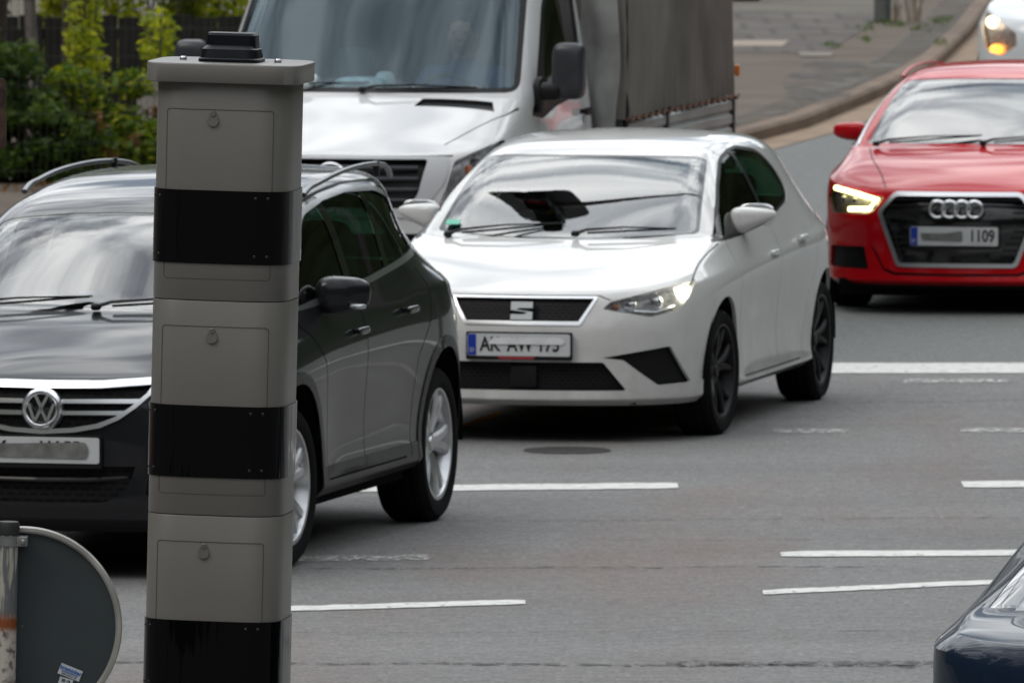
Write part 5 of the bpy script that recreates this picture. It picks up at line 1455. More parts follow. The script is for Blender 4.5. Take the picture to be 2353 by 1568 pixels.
# ================================================================ ground, road, markings
def groundmat():
    m, n, l, p = newmat('asphalt')
    t = n.new('ShaderNodeTexCoord')
    def noise(sc, det, rough=.55, vec=None):
        z = n.new('ShaderNodeTexNoise'); z.inputs['Scale'].default_value = sc; z.inputs['Detail'].default_value = det; z.inputs['Roughness'].default_value = rough
        l.new(vec or t.outputs['Object'], z.inputs['Vector']); return z
    def ramp(a, b, ca, cb, src):
        r = n.new('ShaderNodeValToRGB'); r.color_ramp.elements[0].position = a; r.color_ramp.elements[1].position = b
        r.color_ramp.elements[0].color = (*ca, 1); r.color_ramp.elements[1].color = (*cb, 1); l.new(src, r.inputs[0]); return r
    def mix(f, a, b, mode='MIX'):
        x = n.new('ShaderNodeMix'); x.data_type = 'RGBA'; x.blend_type = mode
        if isinstance(f, float): x.inputs['Factor'].default_value = f
        else: l.new(f, x.inputs['Factor'])
        for k, v in (('A', a), ('B', b)):
            if isinstance(v, tuple): x.inputs[k].default_value = (*v, 1)
            else: l.new(v, x.inputs[k])
        return x.outputs['Result']
    base = ramp(.3, .7, (.160, .159, .159), (.196, .195, .194), noise(.35, 5).outputs[0])
    # reddish worn patches, stretched along the junction
    mp = n.new('ShaderNodeMapping'); mp.inputs['Scale'].default_value = (.55, .16, 1); l.new(t.outputs['Object'], mp.inputs[0])
    pz = ramp(.50, .66, (0, 0, 0), (1, 1, 1), noise(1.0, 4, .6, mp.outputs[0]).outputs[0])
    c = mix(pz.outputs[0], base.outputs[0], (.175, .150, .140))
    # tyre tracks and cross seams: long streaks along x
    mp2 = n.new('ShaderNodeMapping'); mp2.inputs['Scale'].default_value = (.25, 1.6, 1); l.new(t.outputs['Object'], mp2.inputs[0])
    st = ramp(.35, .65, (.90, .90, .90), (1.06, 1.06, 1.06), noise(1.0, 6, .65, mp2.outputs[0]).outputs[0])
    c = mix(1.0, c, st.outputs[0], 'MULTIPLY')
    # farther carriageway: paler, slightly green surfacing beyond the wide line
    s = n.new('ShaderNodeSeparateXYZ'); l.new(t.outputs['Object'], s.inputs[0])
    mr = n.new('ShaderNodeMapRange'); mr.inputs[1].default_value = 61.6; mr.inputs[2].default_value = 62.2; l.new(s.outputs[1], mr.inputs[0])
    c = mix(mr.outputs[0], c, (.160, .168, .164))
    # aggregate
    sp = ramp(.35, .68, (.50, .50, .50), (1.55, 1.54, 1.52), noise(48, 4, .75).outputs[0])
    c = mix(.75, c, mix(1.0, c, sp.outputs[0], 'MULTIPLY'))
    sp2 = ramp(.62, .70, (0, 0, 0), (1, 1, 1), noise(38, 2, .5).outputs[0])
    c = mix(sp2.outputs[0], c, mix(.25, c, (.30, .29, .27)))
    cg = ramp(.36, .66, (.72, .72, .72), (1.26, 1.25, 1.24), noise(13, 9, .82).outputs[0])
    c = mix(1.0, c, cg.outputs[0], 'MULTIPLY')
    sp3 = ramp(.60, .72, (0, 0, 0), (1, 1, 1), noise(7, 6, .75).outputs[0])
    c = mix(sp3.outputs[0], c, mix(.35, c, (.06, .058, .055)))
    l.new(c, p.inputs['Base Color'])
    p.inputs['Roughness'].default_value = .82; p.inputs['Specular IOR Level'].default_value = .35
    b = n.new('ShaderNodeBump'); b.inputs['Strength'].default_value = .6; b.inputs['Distance'].default_value = .006
    l.new(noise(85, 4, .7).outputs[0], b.inputs['Height']); l.new(b.outputs[0], p.inputs['Normal'])
    return m
def wornmat(name, c, lo, hi, sc=9., strength=1.):
    """paint that has flaked: see-through where worn"""
    m, n, l, p = newmat(name)
    t = n.new('ShaderNodeTexCoord')
    mp = n.new('ShaderNodeMapping'); mp.inputs['Scale'].default_value = (1, .35, 1); l.new(t.outputs['Object'], mp.inputs[0])
    z = n.new('ShaderNodeTexNoise'); z.inputs['Scale'].default_value = sc; z.inputs['Detail'].default_value = 9; z.inputs['Roughness'].default_value = .72
    l.new(mp.outputs[0], z.inputs['Vector'])
    r = n.new('ShaderNodeMapRange'); r.inputs[1].default_value = lo; r.inputs[2].default_value = hi; l.new(z.outputs[0], r.inputs[0])
    l.new(r.outputs[0], p.inputs['Alpha'])
    z2 = n.new('ShaderNodeTexNoise'); z2.inputs['Scale'].default_value = 14; z2.inputs['Detail'].default_value = 7; l.new(t.outputs['Object'], z2.inputs['Vector'])
    r2 = n.new('ShaderNodeValToRGB'); r2.color_ramp.elements[0].position = .3; r2.color_ramp.elements[0].color = (*[x*.72 for x in c], 1); r2.color_ramp.elements[1].position = .6; r2.color_ramp.elements[1].color = (*c, 1)
    l.new(z2.outputs[0], r2.inputs[0]); l.new(r2.outputs[0], p.inputs['Base Color'])
    p.inputs['Roughness'].default_value = .7
    return m
def sheet(name, pts, z, m, kind='structure'):
    bm = bmesh.new(); bm.faces.new([bm.verts.new((x, y, z)) for x, y in pts])
    o = obj(name, bm, m, smooth=False); tag(o, kind=kind); return o
def line(name, a, b, w, z, m):
    """band of width w (measured along y) from a to b, ends slightly ragged"""
    n = 24; bm = bmesh.new(); up, lo = [], []
    for k in range(n+1):
        t = k/n; x = a[0]+(b[0]-a[0])*t; y = a[1]+(b[1]-a[1])*t
        j = random.uniform(-.018, .018)
        e = random.uniform(.6, .9) if k in (0, n) else 1
        up.append(bm.verts.new((x, y+w/2*e+j, z))); lo.append(bm.verts.new((x, y-w/2*e+j*.6, z)))
    for k in range(n): bm.faces.new((lo[k], lo[k+1], up[k+1], up[k]))
    o = obj(name, bm, m, smooth=False); tag(o, kind='structure'); return o
def make_ground():
    g = sheet('ground', [(-500, -60), (500, -60), (500, 1500), (-500, 1500)], 0, groundmat())
    W1 = wornmat('line_paint', (.66, .66, .63), .30, .42, 20)
    W2 = wornmat('line_paint_worn', (.52, .52, .50), .42, .60, 26)
    W3 = wornmat('line_paint_ghost', (.42, .42, .41), .50, .64, 10)
    z = .004
    line('road_marking', (1.0, 61.40), (6.5, 61.41), .84, z, W1)
    line('road_marking', (2.09, 60.35), (2.65, 60.39), .30, z, W2)
    line('road_marking', (1.31, 56.61), (1.69, 56.65), .26, z, W2)
    line('road_marking', (2.25, 56.68), (3.4, 56.68), .28, z, W2)
    line('road_marking', (2.23, 57.6), (2.37, 57.6), .16, z, W3)
    line('road_marking', (-.84, 52.83), (.78, 53.05), .36, z, W1)
    line('road_marking', (2.12, 53.13), (4.2, 53.2), .40, z, W1)
    line('road_marking', (-.93, 48.90), (-.36, 48.97), .27, z, W2)
    line('road_marking', (1.17, 49.14), (4.0, 49.35), .30, z, W1)
    line('road_marking', (1.05, 47.21), (2.06, 47.73), .22, z, W1)
    line('road_marking', (-1.4, 46.25), (.055, 46.745), .23, z, W1)
    O = wornmat('line_paint_orange', (.85, .30, .02), .10, .3)
    for d in (0, .14):
        sheet('road_marking', [(-.33+d*.1, 56.62+d), (-.30+d*.1, 56.58+d), (-.06+d*.1, 57.80+d), (-.085+d*.1, 57.86+d)], z, O)
    CR = wornmat('crack_tar', (.05, .048, .045), .45, .62, 14)
    for a, b, w_ in (((-1.7, 44.03), (1.9, 43.86), .11), ((-1.0, 48.38), (1.65, 48.53), .05), ((-.6, 50.9), (2.6, 51.2), .03), ((.6, 43.95), (2.0, 44.0), .25), ((-1.1, 45.3), (1.9, 45.45), .02), ((1.3, 58.6), (2.9, 58.9), .05), ((.4, 49.9), (2.8, 50.0), .02)):
        n = 60; bm = bmesh.new(); u, lo = [], []
        for k in range(n+1):
            t = k/n; x = a[0]+(b[0]-a[0])*t; y = a[1]+(b[1]-a[1])*t+.02*math.sin(k*.31)+random.uniform(-.02, .02)
            ww = w_*random.uniform(.4, 1.2)
            u.append(bm.verts.new((x, y+ww/2, .003))); lo.append(bm.verts.new((x, y-ww/2, .003)))
        for k in range(n): bm.faces.new((lo[k], lo[k+1], u[k+1], u[k]))
        tag(obj('road_crack', bm, CR, smooth=False), kind='structure')
    # manhole
    bm = bmesh.new(); lathe(bm, [(.001, .005), (.185, .005), (.19, .007), (.21, .007), (.215, .003)], 40, axis='Z', centre=(.27, 55.3, 0))
    tag(obj('manhole_cover', bm, pm('cast_iron', (.045, .042, .042), .6, .4, bump=(90, .6), var=(20, .3)), smooth=False), 'round iron manhole cover in the asphalt in front of the white hatchback', 'manhole cover')
    # far side: kerb, gutter, pavement
    kerb = [(-60, 20), (-30, 36), (-12, 55), (-5.5, 64), (-2.3, 72.5), (.2, 81), (1.68, 86.9), (2.36, 90.4), (3.01, 95.2), (3.53, 99.3), (3.90, 102.9), (4.47, 110.2), (5.2, 121), (7.5, 160), (12, 240), (20, 400)]
    K = [Vector((x, y)) for x, y in kerb]
    def off(d):
        out = []
        for i, p in enumerate(K):
            t = (K[min(i+1, len(K)-1)]-K[max(i-1, 0)]).normalized(); out.append(p+Vector((-t.y, t.x))*d)
        return out
    def band(name, d0, d1, z0, z1, m):
        A = off(d0); B = off(d1); bm = bmesh.new()
        a = [bm.verts.new((p.x, p.y, z0)) for p in A]; b = [bm.verts.new((p.x, p.y, z1)) for p in B]
        for i in range(len(a)-1): bm.faces.new((a[i], a[i+1], b[i+1], b[i]))
        bmesh.ops.recalc_face_normals(bm, faces=bm.faces)
        o = obj(name, bm, m, smooth=False); tag(o, kind='structure'); return o
    tan = pm('gutter_stone', (.25, .175, .115), .85, bump=(25, .4), var=(1.3, .22))
    kst = pm('kerb_stone', (.165, .115, .080), .85, bump=(18, .5), var=(1.1, .30))
    band('gutter', -.34, .0, .005, .008, tan)
    # kerb: real step
    A, B, C_ = off(0), off(.025), off(.16); bm = bmesh.new()
    v = [[bm.verts.new((p.x, p.y, zz_)) for p in P_] for P_, zz_ in ((A, 0.0), (A, .085), (B, .11), (C_, .115), (C_, 0.0))]
    for r_ in range(4):
        for i in range(len(K)-1): bm.faces.new((v[r_][i], v[r_][i+1], v[r_+1][i+1], v[r_+1][i]))
    bmesh.ops.recalc_face_normals(bm, faces=bm.faces)
    tag(obj('kerb', bm, kst, smooth=False), kind='structure')
    pave = pm('footpath_surface', (.108, .083, .062), .9, bump=(30, .5), var=(.9, .28))
    band('pavement', .16, 9.0, .113, .113, pave)
    band('verge', 9.0, 60.0, .112, .10, pm('verge_soil', (.10, .085, .065), .95, bump=(12, .6), var=(.5, .35)))
    # paved bay of slabs and the sandy strip behind it
    m, n, l, p = newmat('slab_paving')
    t = n.new('ShaderNodeTexCoord'); br = n.new('ShaderNodeTexBrick'); br.inputs['Scale'].default_value = 1.0
    br.inputs['Brick Width'].default_value = .5; br.inputs['Row Height'].default_value = 1.4; br.inputs['Mortar Size'].default_value = .035
    br.inputs['Color1'].default_value = (.118, .104, .092, 1); br.inputs['Color2'].default_value = (.092, .077, .069, 1); br.inputs['Mortar'].default_value = (.06, .055, .045, 1)
    l.new(t.outputs['Object'], br.inputs['Vector'])
    z_ = n.new('ShaderNodeTexNoise'); z_.inputs['Scale'].default_value = 2.2; z_.inputs['Detail'].default_value = 8; l.new(t.outputs['Object'], z_.inputs['Vector'])
    mm = n.new('ShaderNodeMix'); mm.data_type = 'RGBA'; mm.blend_type = 'MULTIPLY'; mm.inputs['Factor'].default_value = .8
    rr = n.new('ShaderNodeValToRGB'); rr.color_ramp.elements[0].color = (.55, .55, .55, 1); rr.color_ramp.elements[1].color = (1.3, 1.3, 1.3, 1); rr.color_ramp.elements[0].position = .3; rr.color_ramp.elements[1].position = .7
    l.new(z_.outputs[0], rr.inputs[0]); l.new(br.outputs[0], mm.inputs['A']); l.new(rr.outputs[0], mm.inputs['B']); l.new(mm.outputs['Result'], p.inputs['Base Color'])
    p.inputs['Roughness'].default_value = .9
    sheet('pavement', [(-2, 103.5), (2.85, 103.2), (3.35, 108.5), (3.75, 113.5), (-2, 114.5)], .118, m)
    sheet('pavement', [(-4, 114.5), (3.75, 113.5), (4.6, 122), (8, 200), (-6, 200)], .118, pm('sandy_strip', (.125, .113, .094), .95, bump=(20, .4), var=(.7, .2)))
    ps = pm('pale_slab', (.30, .245, .20), .85, bump=(25, .4), var=(2, .15))
    sheet('pavement', [(1.95, 104.6), (2.50, 104.6), (2.60, 106.1), (1.95, 106.1)], .124, ps)
    sheet('pavement', [(2.60, 102.2), (2.88, 102.2), (2.93, 103.2), (2.62, 103.3)], .124, pm('slab_grey', (.20, .175, .15), .9, bump=(25, .4), var=(2, .15)))
    dk = wornmat('damp_patch', (.055, .048, .042), .44, .62, 1.6)
    sheet('road_crack', [(2.3, 92.0), (2.75, 93.0), (3.2, 100.5), (2.7, 101.5), (2.3, 97)], .117, dk)
    band('road_crack', .17, .50, .1175, .1175, wornmat('kerb_moss', (.07, .055, .035), .40, .6, 1.5))
# ================================================================ foreground furniture
def supere(a, b, n, k=72, z=None):
    out = []
    for i in range(k):
        t = 2*math.pi*i/k; out.append((a*sgnp(math.cos(t), 2/n), b*sgnp(math.sin(t), 2/n)))
    return out
def colring(bm, levels, a, b, n, k=96, mi=0, capb=True, capt=True):
    rings = []
    for z, d in levels:
        rings.append([bm.verts.new((x, y, z)) for x, y in supere(a+d, b+d, n, k)])
    for i in range(len(rings)-1):
        for q in range(k):
            bm.faces.new((rings[i][q], rings[i][(q+1) % k], rings[i+1][(q+1) % k], rings[i+1][q]))
    if capb: bm.faces.new(rings[0][::-1])
    if capt: bm.faces.new(rings[-1])
def make_pillar():
    root = thing('measuring_pillar', 'tall grey roadside speed measuring pillar with glossy black bands and a small black box on its lid', 'pillar', (-.947, 35.5, 0), 0)
    root.rotation_euler = (0, R(1.45), R(-7.5))
    root.rotation_mode = 'XYZ'
    a, b, n = .2165, .2165, 4.2
    G = pm('pillar_grey', (.150, .143, .130), .34, bump=(220, .06), var=(2.2, .05))
    m, nn, l, p = newmat('black_window_film')
    p.inputs['Base Color'].default_value = (.002, .002, .0025, 1); p.inputs['Roughness'].default_value = .06; p.inputs['IOR'].default_value = 1.5; p.inputs['Specular IOR Level'].default_value = .13
    t = nn.new('ShaderNodeTexCoord'); mp = nn.new('ShaderNodeMapping'); mp.inputs['Scale'].default_value = (28, 28, 2.2); l.new(t.outputs['Object'], mp.inputs[0])
    z = nn.new('ShaderNodeTexNoise'); z.inputs['Scale'].default_value = 1; z.inputs['Detail'].default_value = 2; l.new(mp.outputs[0], z.inputs['Vector'])
    bu = nn.new('ShaderNodeBump'); bu.inputs['Strength'].default_value = .6; bu.inputs['Distance'].default_value = .004; l.new(z.outputs[0], bu.inputs['Height']); l.new(bu.outputs[0], p.inputs['Normal'])
    BK = m
    def ysurf(x, aa=a+.0005): return -(b+.0005)*(max(0., 1-abs(x/aa)**n))**(1/n)
    # housing segments with a fine groove between
    seg = [(0, .57), (.573, 1.268), (1.271, 1.940), (1.943, 2.620)]
    for z0, z1 in seg:
        bm = bmesh.new(); colring(bm, [(z0, -.0012), (z0+.002, 0), (z1-.002, 0), (z1, -.0012)], a, b, n)
        obj('housing_segment', bm, G, root, smooth=50)
    bm = bmesh.new(); colring(bm, [(.01, 0), (2.61, 0)], a-.006, b-.006, n); obj('core', bm, M['seam'], root, smooth=50)
    bands = [(2.057, 2.286), (1.388, 1.613), (.714, .939), (.06, .26)]
    riv = pm('rivet', (.02, .022, .024), .25, .5)
    for z0, z1 in bands:
        bm = bmesh.new(); colring(bm, [(z0, .0), (z0, .0042), (z1, .0042), (z1, .0)], a, b, n, capb=False, capt=False)
        w_ = obj('black_window', bm, BK, root, smooth=50)
        for x in (-.186, -.205, .120, .157):
            for zz_ in (z0+.025, z1-.022):
                bm = bmesh.new(); y = ysurf(x)-.004
                th = math.atan2(-y, -x)
                superell(bm, (x, y, zz_), (.0055, .004, .0055), .9, .9, 12, 8)
                obj('rivet', bm, riv, w_)
    gd = pm('door_gap', (.055, .053, .048), .7)
    # doors: gap line following the surface, lock cover
    for (z0, z1, lx) in ((2.009, 2.538, -.020), (1.336, 1.861, -.008), (.664, 1.187, -.018)):
        pts = []
        rp = roundpoly([(-.168, z0), (.168, z0), (.168, z1), (-.168, z1)], .012, 5)
        P2 = []
        for i in range(len(rp)):
            p0 = Vector(rp[i]); p1 = Vector(rp[(i+1) % len(rp)]); kk = max(1, int((p1-p0).length/.012))
            for q in range(kk): P2.append(p0.lerp(p1, q/kk))
        P3 = [(p_.x, ysurf(p_.x)-.0001, p_.y) for p_ in P2]; P3.append(P3[0])
        bm = bmesh.new(); tube(bm, P3, .0010, 6, cap=False)
        d = obj('door_gap', bm, gd, root)
        # drop-shaped lock cover
        bm = bmesh.new(); zc = z1-.034
        out = [(.0195*math.cos(t_), -.0195*math.sin(t_)) for t_ in [math.pi*k/16 for k in range(17)]]
        out = [(x_, y_) for x_, y_ in out] + [(-.0105, .0225), (-.0075, .029), (0, .0315), (.0075, .029), (.0105, .0225)]
        A = [bm.verts.new((lx+x_, ysurf(lx+x_)-.0005, zc+y_)) for x_, y_ in out]; B2 = [bm.verts.new((lx+x_*.93, ysurf(lx+x_)-.006, zc+y_*.93)) for x_, y_ in out]
        for k in range(len(A)): bm.faces.new((A[k], A[(k+1) % len(A)], B2[(k+1) % len(A)], B2[k]))
        bm.faces.new(B2)
        bmesh.ops.recalc_face_normals(bm, faces=bm.faces)
        c = obj('lock_cover', bm, G, d, smooth=False)
        bm = bmesh.new(); lathe(bm, [(.001, -.006), (.0022, -.0062), (.0022, -.0085), (.0062, -.009), (.0078, -.0075), (.0078, 0)], 20, axis='Y', centre=(lx, ysurf(lx)-.001, zc+.021)); bmesh.ops.recalc_face_normals(bm, faces=bm.faces)
        obj('lock_screw', bm, G, d)
    # lid
    bm = bmesh.new(); colring(bm, [(2.622, 0), (2.624, .002), (2.677, .002), (2.681, .000), (2.682, -.004)], .2440, .2440, 5.2)
    lid = obj('lid', bm, pm('lid_grey', (.165, .158, .144), .38, bump=(200, .05)), root, smooth=50)
    for x, y in ((-.150, -.02), (.150, -.02)):
        bm = bmesh.new(); lathe(bm, [(.001, .012), (.009, .012), (.0115, .008), (.0115, .0)], 12, axis='Z', centre=(x, y, 2.682)); bmesh.ops.recalc_face_normals(bm, faces=bm.faces)
        obj('lid_bolt', bm, M['chromedull'], lid, smooth=30)
    BM = pm('box_black', (.004, .005, .008), .36, spec=.2, bump=(150, .05))
    bm = bmesh.new()
    def ringbox(levels, nexp=5.):
        rings = []
        for z_, ax_, ay_, cx_ in levels:
            rings.append([bm.verts.new((cx_+x, y-.02, z_)) for x, y in supere(ax_, ay_, nexp, 64)])
        for i in range(len(rings)-1):
            for q in range(64): bm.faces.new((rings[i][q], rings[i][(q+1) % 64], rings[i+1][(q+1) % 64], rings[i+1][q]))
        bm.faces.new(rings[-1]); bm.faces.new(rings[0][::-1])
    ringbox([(2.682, .098, .10, .004), (2.691, .098, .10, .004), (2.695, .094, .096, .004)])
    ringbox([(2.694, .0925, .092, .004), (2.722, .087, .085, .003), (2.727, .080, .078, .003), (2.734, .076, .066, .004)])
    ringbox([(2.722, .081, .060, .006), (2.765, .0775, .056, .006), (2.772, .073, .050, .004)], 6.)
    obj('antenna_box', bm, BM, root, smooth=28)
def make_sign():
    root = thing('round_sign', 'back of a round road sign with a pale rim, clamped to a scratched rusty post', 'road sign', (-1.553, 34.17, 0), 0)
    root.rotation_euler = (0, R(1.25), 0)
    zc = 1.019; cx = .045; rr = .30
    bm = bmesh.new(); lathe(bm, [(.001, 0), (rr-.003, 0), (rr-.003, .004), (.001, .004)], 96, axis='Y', centre=(cx, .050, zc)); bmesh.ops.recalc_face_normals(bm, faces=bm.faces)
    disc = obj('sign_disc', bm, pm('sign_back_grey', (.030, .040, .044), .5, bump=(40, .05), var=(3.5, .18)), root, smooth=30)
    bm = bmesh.new(); lathe(bm, [(rr-.017, .050), (rr-.016, .036), (rr-.010, .031), (rr, .031), (rr+.003, .036), (rr+.003, .060), (rr-.010, .060)], 96, axis='Y', centre=(cx, 0, zc)); bmesh.ops.recalc_face_normals(bm, faces=bm.faces)
    obj('sign_rim', bm, pm('aluminium_dirty', (.36, .35, .33), .42, .45, var=(7, .35), bump=(30, .1)), root, smooth=30)
    # post
    m, n, l, p = newmat('old_post')
    t = n.new('ShaderNodeTexCoord'); s = n.new('ShaderNodeSeparateXYZ'); l.new(t.outputs['Object'], s.inputs[0])
    mp = n.new('ShaderNodeMapping'); mp.inputs['Scale'].default_value = (60, 60, 8); l.new(t.outputs['Object'], mp.inputs[0])
    z = n.new('ShaderNodeTexNoise'); z.inputs['Scale'].default_value = 1; z.inputs['Detail'].default_value = 5; z.inputs['Distortion'].default_value = .6; l.new(mp.outputs[0], z.inputs['Vector'])
    z2 = n.new('ShaderNodeTexNoise'); z2.inputs['Scale'].default_value = 45; z2.inputs['Detail'].default_value = 7; l.new(t.outputs['Object'], z2.inputs['Vector'])
    up = n.new('ShaderNodeValToRGB'); up.color_ramp.elements[0].position = .52; up.color_ramp.elements[0].color = (.12, .125, .13, 1); up.color_ramp.elements[1].position = .64; up.color_ramp.elements[1].color = (.40, .38, .33, 1); l.new(z.outputs[0], up.inputs[0])
    lo = n.new('ShaderNodeValToRGB'); lo.color_ramp.elements[0].position = .36; lo.color_ramp.elements[0].color = (.12, .10, .085, 1); lo.color_ramp.elements[1].position = .52; lo.color_ramp.elements[1].color = (.46, .42, .38, 1); l.new(z2.outputs[0], lo.inputs[0])
    j = n.new('ShaderNodeMath'); j.operation = 'MULTIPLY_ADD'; j.inputs[1].default_value = .03; l.new(z2.outputs[0], j.inputs[0]); l.new(s.outputs[2], j.inputs[2])
    r = n.new('ShaderNodeValToRGB'); r.color_ramp.interpolation = 'LINEAR'
    e = r.color_ramp.elements; e[0].position = .500; e[0].color = (0, 0, 0, 1); e[1].position = .515; e[1].color = (1, 1, 1, 1)
    dv = n.new('ShaderNodeMath'); dv.operation = 'DIVIDE'; dv.inputs[1].default_value = 2.09; l.new(j.outputs[0], dv.inputs[0]); l.new(dv.outputs[0], r.inputs[0])
    mi = n.new('ShaderNodeMix'); mi.data_type = 'RGBA'; l.new(r.outputs[0], mi.inputs['Factor']); l.new(lo.outputs[0], mi.inputs['A']); l.new(up.outputs[0], mi.inputs['B'])
    rb = n.new('ShaderNodeValToRGB'); q = rb.color_ramp.elements; q[0].position = .487; q[0].color = (0, 0, 0, 1); q[1].position = .518; q[1].color = (0, 0, 0, 1)
    q1 = q.new(.496); q1.color = (1, 1, 1, 1); q2 = q.new(.506); q2.color = (1, 1, 1, 1)
    l.new(dv.outputs[0], rb.inputs[0])
    mi2 = n.new('ShaderNodeMix'); mi2.data_type = 'RGBA'; l.new(rb.outputs[0], mi2.inputs['Factor']); l.new(mi.outputs['Result'], mi2.inputs['A']); mi2.inputs['B'].default_value = (.22, .055, .012, 1)
    l.new(mi2.outputs['Result'], p.inputs['Base Color']); p.inputs['Roughness'].default_value = .55; p.inputs['Metallic'].default_value = .15
    bm = bmesh.new(); lathe(bm, [(.030, 0), (.030, 1.31)], 40, axis='Z'); bmesh.ops.recalc_face_normals(bm, faces=bm.faces)
    post = obj('post', bm, m, root)
    bm = bmesh.new(); lathe(bm, [(.031, 1.300), (.0335, 1.302), (.034, 1.332), (.030, 1.340), (.001, 1.341)], 36, axis='Z'); bmesh.ops.recalc_face_normals(bm, faces=bm.faces)
    obj('post_cap', bm, pm('cap_rubber', (.012, .013, .013), .6), post, smooth=35)
    for zz_ in (1.281, .76):
        bm = bmesh.new(); lathe(bm, [(.0305, zz_-.015), (.0325, zz_-.015), (.0325, zz_+.015), (.0305, zz_+.015)], 36, axis='Z')
        bx(bm, .024, .058, -.020, -.014, zz_-.015, zz_+.015, bev=.003); bx(bm, .02, .058, .004, .05, zz_-.015, zz_+.015)
        bmesh.ops.recalc_face_normals(bm, faces=bm.faces)
        c = obj('clamp', bm, pm('clamp_grey', (.21, .215, .21), .45, .5, var=(25, .2)), root, smooth=30)
        bm = bmesh.new(); lathe(bm, [(.001, -.034), (.006, -.033), (.0078, -.028), (.0078, -.02)], 12, axis='Y', centre=(.045, 0, zz_)); bmesh.ops.recalc_face_normals(bm, faces=bm.faces)
        obj('clamp_bolt', bm, pm('bolt_zinc', (.35, .35, .33), .35, .8), c, smooth=30)
    # stickers
    def sticker(cxx, cz, w_, h_, ang, m_):
        bm = bmesh.new(); vs = []
        bx(bm, -w_/2, w_/2, -.0008, 0, -h_/2, h_/2)
        bm.transform(Matrix.Translation((cxx, .0478, cz)) @ Matrix.Rotation(R(ang), 4, 'Y'))
        return obj('sticker', bm, m_, disc, smooth=False)
    W_ = pm('sticker_white', (.50, .52, .55), .4, var=(60, .08))
    sticker(.193, .882, .070, .034, 21, W_)
    BACK = Matrix(((1, 0, 0), (0, 0, -1), (0, 1, 0)))
    for s_, size, dz, mm in (('bremicker', .0165, .006, pm('ink_blue', (.01, .12, .42), .5)), ('VERKEHRSTECHNIK', .006, -.004, pm('ink_blue_small', (.01, .12, .42), .5)), ('82362 Weilheim i. OB', .0052, -.0115, M['plateink'])):
        me = textmesh(s_, size, bold=(size > .01))
        me.transform(Matrix.Translation((.193, .0462, .882)) @ Matrix.Rotation(R(21), 4, 'Y') @ Matrix.Translation((0, 0, dz)) @ BACK.to_4x4())
        obj('sticker_lettering', me, mm, disc, smooth=False)
    sticker(.180, .853, .042, .022, 16, W_)
    me = textmesh('20 19', .012, bold=True); me.transform(Matrix.Translation((.180, .0462, .855)) @ Matrix.Rotation(R(16), 4, 'Y') @ BACK.to_4x4()); obj('sticker_lettering', me, M['plateink'], disc, smooth=False)
def make_signal():
    root = thing('traffic_signal', 'traffic signal hanging from a mast arm above the junction, mirrored in the windscreens', 'traffic signal', (4.6, 60.22, 0), 0)
    bm = bmesh.new(); lathe(bm, [(.12, 0), (.11, 3), (.09, 6.4), (.001, 6.42)], 24, axis='Z'); obj('mast', bm, M['steel'], root)
    bm = bmesh.new(); tube(bm, [(0, 0, 6.1), (-2.4, 0, 6.3), (-5.05, 0, 6.1)], [.07, .045, .035], 12); obj('mast_arm', bm, M['steel'], root)
    bm = bmesh.new(); prism(bm, roundpoly([(-.26, -.42), (.26, -.42), (.26, .42), (-.26, .42)], .08), .02); bm.transform(Matrix.Translation((-5.08, .02, 6.05)) @ Matrix.Rotation(R(90), 4, 'X')); obj('backing_board', bm, M['black'], root)
    for k, c in enumerate(((.30, .01, .01), (.35, .18, .01), (.01, .20, .10))):
        bm = bmesh.new(); bx(bm, -5.18, -4.98, -.16, .0, 5.66+.22*k, 5.87+.22*k, bev=.02); h = obj('signal_housing', bm, M['black'], root)
        bm = bmesh.new(); lathe(bm, [(.001, -.17), (.07, -.165)], 24, axis='Y', centre=(-5.08, 0, 5.765+.22*k)); obj('signal_lens', bm, pm('signal_lens_%d' % k, c, .2), h)
        bm = bmesh.new(); lathe(bm, [(.08, -.16), (.08, -.27)], 20, axis='Y', centre=(-5.08, 0, 5.765+.22*k), arc=(R(-10), R(190))); obj('signal_hood', bm, M['black'], h)
def make_rusty():
    root = thing('rusty_plate', 'rusty metal plate on a thin post, cut off at the left edge', 'plate', (-1.76, 34.3, 0), 0)
    bm = bmesh.new(); prism(bm, roundpoly([(-.12, 2.46), (.2265, 2.46), (.2265, 2.675), (-.12, 2.675)], .02), .012)
    bm.transform(Matrix(((1, 0, 0, 0), (0, 0, 1, 0), (0, 1, 0, 0), (0, 0, 0, 1)))); bmesh.ops.recalc_face_normals(bm, faces=bm.faces)
    obj('plate', bm, pm('rust', (.045, .022, .014), .8, bump=(60, .4), var=(25, .6)), root, smooth=30)
    bm = bmesh.new(); lathe(bm, [(.02, 0), (.02, 2.66)], 20, axis='Z', centre=(0, .035, 0)); obj('post', bm, M['steel'], root)
